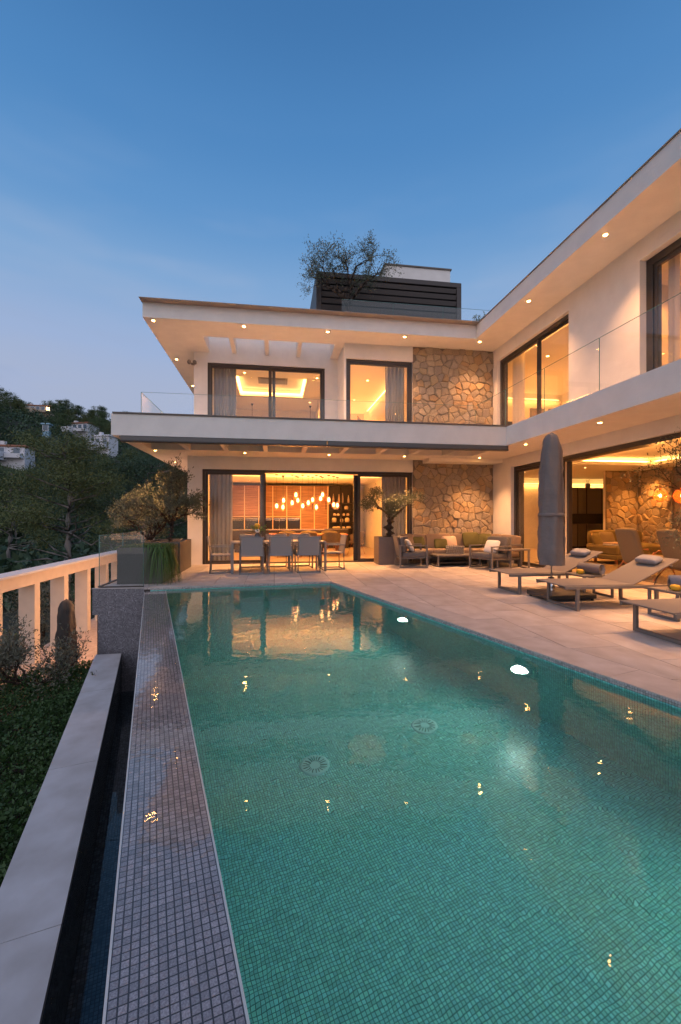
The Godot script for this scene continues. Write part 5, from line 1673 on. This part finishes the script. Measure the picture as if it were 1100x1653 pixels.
	part(s, "seat_cushion", cushion(Vector3(0.80, 0.19, 1.66), 0.18, 0.18), "sofa_fabric", Vector3(1.10, 0.336, 0.42))
	for i in 2:
		part(s, "back_cushion", cushion(Vector3(0.20, 0.46, 0.80), 0.22, 0.22), "sofa_fabric", Vector3(1.42, 0.62, 0.02 + i * 0.82), Vector3(0, 0, -8))
	part(s, "back_cushion", cushion(Vector3(0.55, 0.46, 0.20), 0.22, 0.22), "sofa_fabric", Vector3(1.18, 0.62, -0.36), Vector3(-8, 0, 0))
	part(s, "arm_frame", box_mesh(Vector3(0.90, 0.05, 0.04), 0.005), "taupe", Vector3(1.06, 0.60, 1.31))
	part(s, "arm_frame", box_mesh(Vector3(0.04, 0.62, 0.04), 0.005), "taupe", Vector3(1.48, 0.31, 1.31))
	var pil = [[Vector3(-1.22, 0.62, -0.16), 20, "sofa_fabric", "taupe scatter cushion leaning at the terrace sofa's planter end", 0.48], [Vector3(-0.92, 0.60, -0.20), 6, "olive_fabric", "olive scatter cushion beside the taupe one on the terrace sofa", 0.42], [Vector3(-0.25, 0.55, -0.10), -4, "olive_fabric", "low olive cushion in the middle of the terrace sofa", 0.40], [Vector3(0.06, 0.60, -0.20), 2, "pink_fabric", "pale peach cushion behind the low olive one", 0.46], [Vector3(0.74, 0.67, -0.16), 3, "olive_fabric", "big olive cushion against the terrace sofa's corner", 0.56], [Vector3(1.18, 0.66, -0.14), -8, "olive_fabric", "olive cushion right in the terrace sofa's corner", 0.48], [Vector3(1.22, 0.60, 0.16), -40, "olive_fabric", "smaller olive cushion slanting before the corner cushions", 0.46], [Vector3(1.24, 0.56, 0.85), -80, "pink_fabric", "peach cushion on the terrace sofa's wing side", 0.40]]
	for q in pil:
		var o = part(self, "scatter_cushion", cushion(Vector3(q[4], 0.15, q[4] * 0.86), 0.55, 0.32, 0.45), q[2], Vector3(5.15, 0, -12.2) + q[0], Vector3(68, q[1], 0))
		tag(o, q[3], "cushion")
	# coffee table and basket
	var ct = thing("coffee_table", "low wide taupe coffee table before the terrace sofa", "table", Vector3(5.0, 0, -11.58))
	part(ct, "top", box_mesh(Vector3(1.25, 0.035, 0.75), 0.005), "taupe", Vector3(0, 0.30, 0))
	for x in [-0.60, 0.60]:
		frame_loop(ct, "leg_loop", x, -0.375, 0.375, 0.282, 0.04, "taupe")
	part(ct, "shelf", box_mesh(Vector3(1.14, 0.02, 0.6)), "base_dark", Vector3(0, 0.10, 0))
	var bk = thing("woven_basket", "round grey woven basket on the coffee table", "basket", Vector3(5.05, 0.318, -11.62))
	for k in 5:
		var ring = []
		for i in 33:
			var a = TAU * i / 32.0
			ring.append(Vector3(cos(a) * (0.24 + 0.008 * sin(a * 16 + k * PI)), 0.025 + 0.045 * k, sin(a) * (0.24 + 0.008 * sin(a * 16 + k * PI))))
		part(bk, "hoop", tube_mesh(ring, 0.018, 6), "basket")
	for i in 24:
		var a = TAU * i / 24.0
		part(bk, "stake", tube_mesh([Vector3(cos(a) * 0.238, 0.0, sin(a) * 0.238), Vector3(cos(a) * 0.243, 0.225, sin(a) * 0.243)], 0.014, 5), "basket")
	part(bk, "bottom", lathe([Vector2(0.001, 0.012), Vector2(0.235, 0.012), Vector2(0.235, 0.0)], 24), "basket")
	# two armchairs
	var ac = club_chair("taupe framed terrace armchair beside the square planter", Vector3(3.72, 0, -11.45), 84)
	copy_of(ac, Vector3(5.62, 0, -10.72), -68, "taupe framed terrace armchair seen from behind, near the wing's glass")
	for q in [[Vector3(3.72, 0, -11.45), 84, "white cushion on the armchair beside the square planter"], [Vector3(5.62, 0, -10.72), -68, "white cushion on the armchair near the wing's glass"]]:
		var bb = Basis(Vector3.UP, deg_to_rad(q[1]))
		var o = part(self, "scatter_cushion", cushion(Vector3(0.44, 0.13, 0.36), 0.55, 0.32, 0.45), "white_fabric", q[0] + bb * Vector3(0.02, 0.58, -0.06))
		o.basis = bb * Basis.from_euler(Vector3(deg_to_rad(62), 0, 0))
		tag(o, q[2], "cushion")
	var et = thing("end_table", "narrow taupe end table at the terrace sofa's open end", "table", Vector3(6.12, 0, -10.62))
	part(et, "top", box_mesh(Vector3(0.95, 0.035, 0.42), 0.005), "taupe", Vector3(0, 0.50, 0))
	for x in [-0.44, 0.44]:
		frame_loop(et, "leg_loop", x, -0.21, 0.21, 0.482, 0.04, "taupe")
	# loungers, small tables, towels
	var lo = lounger("taupe sun lounger beyond the closed parasol", Vector3(4.05, 0, -7.38), 0)
	copy_of(lo, Vector3(4.12, 0, -6.0), -2, "taupe sun lounger before the closed parasol's base")
	copy_of(lo, Vector3(4.05, 0, -4.22), 0, "taupe sun lounger next to the low table with the striped towel")
	side_table("low taupe table with rolled towel between loungers, beside the parasol", Vector3(5.35, 0, -6.72))
	side_table("low taupe table with rolled towel, away from the parasol", Vector3(5.42, 0, -5.10))
	rolled_towel("rolled grey towel on the low table beside the parasol", Vector3(5.35, 0.38, -6.68), 20)
	rolled_towel("rolled grey towel on the low table away from the parasol", Vector3(5.50, 0.38, -5.08), 60)
	for q in [[Vector3(5.16, 0.38, -6.70), "yellow flower head beside the rolled towel near the parasol"], [Vector3(5.22, 0.38, -4.98), "yellow flower sprig beside the rolled towel away from the parasol"]]:
		var f = thing("cut_flower", q[1], "flower", q[0])
		part(f, "petals", cushion(Vector3(0.11, 0.08, 0.11), 0.7, 0.8), "flower_yellow", Vector3(0, 0.045, 0))
		var fp2 = []
		for i in 14:
			fp2.append(Vector3(r.randfn() * 0.05, 0.02, r.randfn() * 0.05))
		part(f, "leaf", leaves(fp2, 0.06, 0.02, r, 1, 0.01), "fern_leaf")
	var um = closed_umbrella("tall closed grey parasol in its cover standing among the loungers", Vector3(4.64, 0, -6.72), 2.79, 0.55, 0.215, "cover", 3)
	part(um, "base_plate", box_mesh(Vector3(0.85, 0.07, 0.62), 0.01), "base_dark", Vector3(0.1, 0.065, 0.1))
	part(um, "socket", lathe([Vector2(0.045, 0.10), Vector2(0.045, 0.34), Vector2(0.05, 0.34), Vector2(0.05, 0.10)], 16), "chrome")
	for q in [[-0.28, -0.16], [0.48, -0.16], [-0.28, 0.36], [0.48, 0.36]]:
		part(um, "castor", lathe([Vector2(0.001, 0.03), Vector2(0.022, 0.03), Vector2(0.022, 0.0), Vector2(0.001, 0.0)], 10), "base_dark", Vector3(q[0], 0.0, q[1]))
	# olive sprays reaching in at the wing's opening
	olive_tree("olive_tree", "slender potted olive whose sprays hang before the wing's opening", Vector3(7.62, 0.45, -5.35), 3.0, 0.42, 90, "olive_leaf_warm", 0.06, 5.0)
	var op = planter_box("planter_box", "small dark planter holding the slender olive inside the wing's opening", Vector3(7.37, 0.004, -5.6), Vector3(7.87, 0.5, -5.1), "planter")

func club_chair(label, pos, turn) -> Node3D:
	# faces +z
	var t = thing("terrace_armchair", label, "armchair", pos, turn, "terrace armchairs")
	for x in [-0.36, 0.36]:
		var st = begin()
		var s = 0.045
		st_box(st, Vector3(x - 0.022, 0, -0.40), Vector3(x + 0.022, s, 0.36), 0.004)
		st_box(st, Vector3(x - 0.022, s, 0.315), Vector3(x + 0.022, 0.58, 0.36), 0.004)
		st_box(st, Vector3(x - 0.022, s, -0.40), Vector3(x + 0.022, 0.58, -0.355), 0.004)
		st_box(st, Vector3(x - 0.024, 0.5805, -0.40), Vector3(x + 0.024, 0.61, 0.36), 0.004)
		part(t, "side_frame", st.commit(), "taupe")
	part(t, "seat_panel", box_mesh(Vector3(0.68, 0.03, 0.72), 0.005), "taupe", Vector3(0, 0.26, 0.0), Vector3(-3, 0, 0))
	part(t, "back_panel", box_mesh(Vector3(0.66, 0.56, 0.025), 0.005), "sling", Vector3(0, 0.56, -0.40), Vector3(-12, 0, 0))
	part(t, "seat_cushion", cushion(Vector3(0.66, 0.14, 0.70), 0.2, 0.2), "grey_fabric", Vector3(0, 0.345, 0.02), Vector3(-3, 0, 0))
	part(t, "back_cushion", cushion(Vector3(0.64, 0.44, 0.13), 0.25, 0.25), "grey_fabric", Vector3(0, 0.61, -0.30), Vector3(-12, 0, 0))
	return t

# ---------------------------------------------------------------- valley side
func left_side():
	var r = RandomNumberGenerator.new()
	r.seed = 15
	# lower terrace and its edge
	var lt = structure("lower_terrace", prism(PackedVector2Array([Vector2(-3.35, -9.6), Vector2(-4.2, -9.75), Vector2(-5.0, -10.3), Vector2(-5.6, -11.2), Vector2(-7.0, -11.4), Vector2(-7.0, -24), Vector2(-3.35, -24)]), -3.0, -2.6), "terrace_low")
	var edge = [Vector3(-3.5, -2.55, -9.6), Vector3(-4.2, -2.55, -9.75), Vector3(-5.0, -2.55, -10.3), Vector3(-5.6, -2.55, -11.2)]
	part(lt, "edge_kerb", tube_mesh(edge, 0.07, 6), "cream")
	for i in 3:
		part(lt, "step", box_mesh(Vector3(1.2, 0.05, 0.3)), "taupe", Vector3(-3.9, -2.572 + 0.001 * i, -10.6 - i * 0.75))
	# lower storey wall under the terrace, with two lit wall lamps that wash the colonnade
	var w = thing("lower_storey_wall", "cream lower storey wall of the villa below the terrace edge", "wall")
	pbox(w, "wall", Vector3(-3.3, -2.6, -24), Vector3(-3.0, -0.51, -9.35), "cream")
	for z in [-12.0, -14.6, -17.2]:
		var l = thing("wall_lamp", "small warm wall lamp on the lower storey facing the colonnade", "lamp", Vector3(-3.36, -0.75, z), 0.0, "lower storey wall lamps")
		part(l, "glow_plate", box_mesh(Vector3(0.05, 0.14, 0.14), 0.01), "bulb_glow", Vector3(-0.03, 0, 0))
		part(l, "back_plate", box_mesh(Vector3(0.05, 0.2, 0.2), 0.01), "bronze", Vector3(0.035, 0, 0))
		omni(l, Vector3(-0.03, 0, 0), lin(1.0, 0.46, 0.22), 1.3, 0.06)
	# colonnade
	var c = thing("colonnade", "cream colonnade of square pillars under a long beam on the lower terrace", "colonnade", Vector3(-6.6, -2.6, -14))
	pbox(c, "beam", Vector3(-0.19, 2.15, -6.0), Vector3(0.21, 2.46, 5.2), "cream")
	pbox(c, "beam_cap", Vector3(-0.25, 2.46, -6.05), Vector3(0.27, 2.52, 5.25), "house_white", 0.006)
	for z in [-9.48, -11.15, -12.82, -14.49, -16.16, -17.83, -19.5]:
		pbox(c, "pillar", Vector3(-0.19, 0.0, z + 14 - 0.27), Vector3(0.208, 2.15, z + 14), "cream")
	closed_umbrella("closed dark grey parasol in its cover on the lower terrace", Vector3(-4.85, -2.6, -11.1), 2.02, 0.05, 0.235, "cover_dark", 8)
	# ground beside the parapet, with a clipped hedge on it
	var pol = PackedVector2Array([pool_pt(8.3, -1.19), pool_pt(9.3, -2.0), pool_pt(9.6, -4.5), pool_pt(7.0, -8.0), pool_pt(-5, -9.0), pool_pt(-5, -1.19)])
	structure("planting_bed", prism(pol, -5.2, -2.0), "soil")
	var xfs = []
	var st = begin()
	var lp = []
	var nz = FastNoiseLite.new()
	nz.seed = 31
	nz.frequency = 1.1
	for i in 26000:
		var s = r.randf_range(-1.0, 8.3)
		var t = -1.24 - pow(r.randf(), 1.3) * 3.2
		var p = pool_pt(s, t)
		var top = -1.42 + 0.16 * nz.get_noise_2d(p.x * 1.5, p.y * 1.5) - 0.06 * maxf(0.0, -t - 2.0)
		lp.append(Vector3(p.x, top - absf(r.randfn()) * 0.12, p.y))
	var hedge = part(self, "hedge_cover", leaves(lp, 0.055, 0.03, r, 3, 0.03), "hedge_leaf")
	hedge.set_meta("kind", "stuff")
	tag(hedge, "dense dark green ground cover along the grey parapet", "ground cover")
	# shrub
	var sh = olive_tree("valley_shrub", "wispy grey green shrub growing beside the parapet and lower terrace", Vector3(-4.05, -2.0, -8.1), 1.75, 1.3, 55, "shrub_leaf", 0.07, 4.0)
	sh.set_meta("category", "shrub")
	var sh2 = olive_tree("valley_shrub", "second wispy shrub further out below the colonnade", Vector3(-5.3, -2.2, -8.9), 1.6, 1.3, 56, "shrub_leaf", 0.07, 4.0)
	sh2.set_meta("category", "shrub")
	var bs = thing("green_bush", "bright green rounded bush beyond the colonnade's pillars", "bush", Vector3(-9.6, -5.0, -15.5))
	var pts = []
	for i in 1500:
		var d = Vector3(r.randfn(), r.randfn(), r.randfn()).normalized() * pow(r.randf(), 0.3)
		pts.append(Vector3(d.x * 1.3, 1.9 + d.y * 0.9, d.z * 1.3))
	part(bs, "foliage", leaves(pts, 0.12, 0.05, r, 3, 0.06), "lime_leaf")
	part(bs, "stem", tube_mesh([Vector3(0, -0.3, 0), Vector3(0, 1.5, 0)], 0.08), "bark")
	var bs2 = thing("silver_bush", "tall silvery bush behind the colonnade's middle opening", "bush", Vector3(-9.4, -5.0, -19.5))
	pts = []
	for i in 1800:
		var d = Vector3(r.randfn(), r.randfn(), r.randfn()).normalized() * pow(r.randf(), 0.3)
		pts.append(Vector3(d.x * 1.3, 2.6 + d.y * 1.9, d.z * 1.3))
	part(bs2, "foliage", leaves(pts, 0.16, 0.04, r, 3, 0.08), "shrub_leaf")
	part(bs2, "stem", tube_mesh([Vector3(0, -0.3, 0), Vector3(0, 2, 0)], 0.10), "bark")

# from camera bearing: pixel column of the photograph and distance in metres to a ground point
func bearing(u: float, d: float) -> Vector2:
	var x = (u - 550.0) / 700.0 * d
	var a = deg_to_rad(-8.6908)
	return Vector2(x * cos(a) - d * sin(a), -x * sin(a) - d * cos(a))

func pine(sd: int, h: float, leaf, near := false) -> Array:
	var r = RandomNumberGenerator.new()
	r.seed = sd
	var p = Vector3.ZERO
	var pts = [p]
	var rr = [h * 0.022]
	for i in 7:
		p += Vector3(r.randfn() * 0.02 * h, h * 0.12, r.randfn() * 0.02 * h)
		pts.append(p)
		rr.append(h * 0.022 * (1.0 - i * 0.11))
	var tubes = []
	var lp = []
	for i in (34 if near else 20):
		var f = r.randf_range(0.30 if near else 0.35, 1.0)
		var k = mini(int(f * 7), 6)
		var b: Vector3 = pts[k].lerp(pts[k + 1], f * 7 - k)
		var a = r.randf() * TAU
		var ln = h * 0.34 * (1.12 - f * 0.75) * r.randf_range(0.75, 1.2)
		var e = b + Vector3(cos(a) * ln, ln * r.randf_range(0.10, 0.5), sin(a) * ln)
		var mid = b.lerp(e, 0.5) + Vector3(r.randfn(), r.randfn() - 0.6, r.randfn()) * ln * 0.08
		tubes.append([[b, mid, e], [h * 0.007, h * 0.005, h * 0.002]])
		if near and f < 0.52 and r.randf() < 0.7:
			continue
		for c in (6 if near else 5):
			var o = b.lerp(e, r.randf_range(0.45, 1.08)) + Vector3(r.randfn(), r.randfn() * 0.5, r.randfn()) * h * 0.035
			for q in (60 if near else 16):
				var d = Vector3(r.randfn(), r.randfn() * 0.55 + 0.15, r.randfn()) * h * 0.040
				lp.append(o + d)
	var st = begin()
	for q in tubes:
		st_tube(st, q[0], q[1], 4)
	var s = h * (0.016 if near else 0.030)
	return [tube_mesh(pts, rr, 7), st.commit(), leaves(lp, s, s * (0.28 if near else 0.5), r, 2, s * 0.5)]

func hillside():
	var nz = FastNoiseLite.new()
	nz.seed = 5
	nz.frequency = 0.02
	var r = RandomNumberGenerator.new()
	r.seed = 99
	var kinds = []
	for i in 5:
		kinds.append(pine(200 + i, 10.0, ""))
	var near = pine(300, 12.0, "", true)
	var q = bearing(112, 27.0)
	var t = thing("pine_tree", "tall pine with bare lower branches and pale trunk behind the colonnade", "tree", Vector3(q.x, ground_y(q.x, q.y, nz) + 0.3, q.y))
	part(t, "trunk", near[0], "pine_bark")
	part(t, "branches", near[1], "pine_bark")
	part(t, "crown", near[2], "pine_leaf_b")
	q = bearing(225, 30.0)
	t = thing("pine_tree", "dark pine standing right behind the villa's valley side", "tree", Vector3(q.x, ground_y(q.x, q.y, nz), q.y), 130)
	part(t, "trunk", near[0], "pine_bark")
	part(t, "branches", near[1], "pine_bark")
	part(t, "crown", near[2], "pine_leaf_c")
	q = bearing(25, 38.0)
	t = thing("pine_tree", "dark pine left of the pale-trunked pine, near the valley floor", "tree", Vector3(q.x, ground_y(q.x, q.y, nz), q.y), 220)
	t.set_meta("label", "dark pine growing beside the pale-trunked pine near the valley floor")
	part(t, "trunk", near[0], "pine_bark")
	part(t, "branches", near[1], "pine_bark")
	part(t, "crown", near[2], "pine_leaf")
	# houses: bearing column, distance, size, roof height pixel is set by the slope
	var H = [
		[66, 190.0, Vector3(15, 5.5, 8), "house_ochre", "terracotta", 640, "long ochre house with a lit end room high on the ridge", 5, 663],
		[135, 150.0, Vector3(12, 5.5, 8), "house_white", "terracotta", 640, "white villa with terraces below the ridge pines", 4, 694],
		[172, 125.0, Vector3(7, 6.5, 6), "house_white", "house_white", 640, "white house with arched loggia just beside the balcony's edge", 2, 716],
		[24, 95.0, Vector3(9, 4.6, 7), "house_white", "terracotta", 640, "pale blue white house with tiled roof among the lower trees", 2, 733],
		[76, 150.0, Vector3(3.0, 4.5, 3.0), "house_blue", "house_blue", 640, "small blue glazed lift tower below the ochre house", 1, 693]]
	var blocked = []
	for h in H:
		var foot: float = h[8] + h[2].y / h[1] * 350.0
		var dd = 60.0
		while dd < 240.0:
			var gt = bearing(h[0], dd)
			if 835.0 - 700.0 * (ground_y(gt.x, gt.y, nz) - 1.35) / dd <= foot:
				break
			dd += 1.0
		var sz: Vector3 = h[2] * 0.66 * dd / h[1]
		h[1] = dd
		var g = bearing(h[0], h[1])
		var yc: float = ground_y(g.x, g.y, nz) + 0.4 + sz.y / 2
		var b = thing("hillside_house", h[6], "house", Vector3(g.x, yc - sz.y / 2, g.y), -8.69 + (12 if h[0] < 100 else -10))
		part(b, "wall", box_mesh(sz), h[3], Vector3(0, sz.y / 2, 0))
		part(b, "plinth", box_mesh(Vector3(sz.x * 1.04, 3.0, sz.z * 1.04)), h[3], Vector3(0, -1.52, 0.1))
		part(b, "roof", box_mesh(Vector3(sz.x + 0.8, 0.45, sz.z + 0.8), 0.15), h[4], Vector3(0, sz.y + 0.23, 0))
		if h[7] > 1:
			part(b, "annex", box_mesh(Vector3(sz.x * 0.4, sz.y * 0.6, 3.0)), h[3], Vector3(-sz.x * 0.25, sz.y * 0.3, sz.z / 2 + 1.5))
			part(b, "chimney", box_mesh(Vector3(0.9, 1.3, 0.9)), "house_white", Vector3(-sz.x * 0.36, sz.y + 0.9, 0))
			part(b, "balcony", box_mesh(Vector3(sz.x * 0.5, 0.9, 1.6)), h[3], Vector3(sz.x * 0.22, sz.y * 0.35, sz.z / 2 + 0.8))
		for i in h[7]:
			var x: float = lerpf(-sz.x / 2, sz.x / 2, (i + 0.5) / h[7])
			var wn = part(b, "window", box_mesh(Vector3(1.5, 1.9, 0.12)), "house_white", Vector3(x, sz.y * 0.68, sz.z / 2 + 0.06))
			part(wn, "pane", box_mesh(Vector3(1.2, 1.6, 0.06)), "bulb_glow" if (h[0] == 66 and i == 4) else "house_glass", Vector3(0, 0, 0.06))
		blocked.append([h[0], h[1], sz.x / h[1] * 700.0 / 2, h[8] + sz.y / h[1] * 700.0 / 2 - 9.0])
	# ridge and slope pines
	var labels = ["round-crowned dark pine in the wood on the hillside", "lighter green pine in the wood on the hillside", "bluish dark pine in the wood on the hillside"]
	var leafs = ["pine_leaf", "pine_leaf_b", "pine_leaf_c"]
	var n = 0
	var tries = 0
	while n < 190 and tries < 2000:
		tries += 1
		var d = 42.0 + 190.0 * pow(r.randf(), 0.85)
		var u = r.randf_range(-70, 330)
		var ok = true
		for b in blocked:
			if absf(u - b[0]) < b[2] + 900.0 / d and d < b[1] + 5.0:
				var gq = bearing(u, d)
				if 835.0 - 700.0 * (ground_y(gq.x, gq.y, nz) + 8.5 - 1.35) / d < b[3] or d > b[1] - 12.0:
					ok = false
		if not ok: continue
		var g = bearing(u, d)
		var kd: Array = kinds[r.randi_range(0, 4)]
		var m = r.randi_range(0, 2)
		var sc = r.randf_range(0.65, 1.05)
		var o = thing("pine_tree", labels[m], "tree", Vector3(g.x, ground_y(g.x, g.y, nz) - 0.4, g.y), r.randf() * 360.0, "hillside wood")
		o.scale = Vector3.ONE * sc
		part(o, "trunk", kd[0], "pine_bark")
		part(o, "crown", kd[2], leafs[m])
		n += 1
	# undergrowth between the trunks
	var lp = []
	for i in 30000:
		var d = 30.0 + 180.0 * pow(r.randf(), 1.2)
		var ub = r.randf_range(-80, 340)
		var hidden = false
		for b in blocked:
			if absf(ub - b[0]) < b[2] + 6 and d > b[1] - 10.0 and d < b[1] + 4.0:
				hidden = true
		if hidden: continue
		var g = bearing(ub, d)
		lp.append(Vector3(g.x, ground_y(g.x, g.y, nz) + r.randf_range(-0.2, 1.8), g.y))
	var und = part(self, "undergrowth", leaves(lp, 0.9, 0.5, r, 2, 0.8), "pine_leaf_c")
	und.set_meta("kind", "stuff")
	tag(und, "dark scrub covering the hillside between the pines", "scrub")
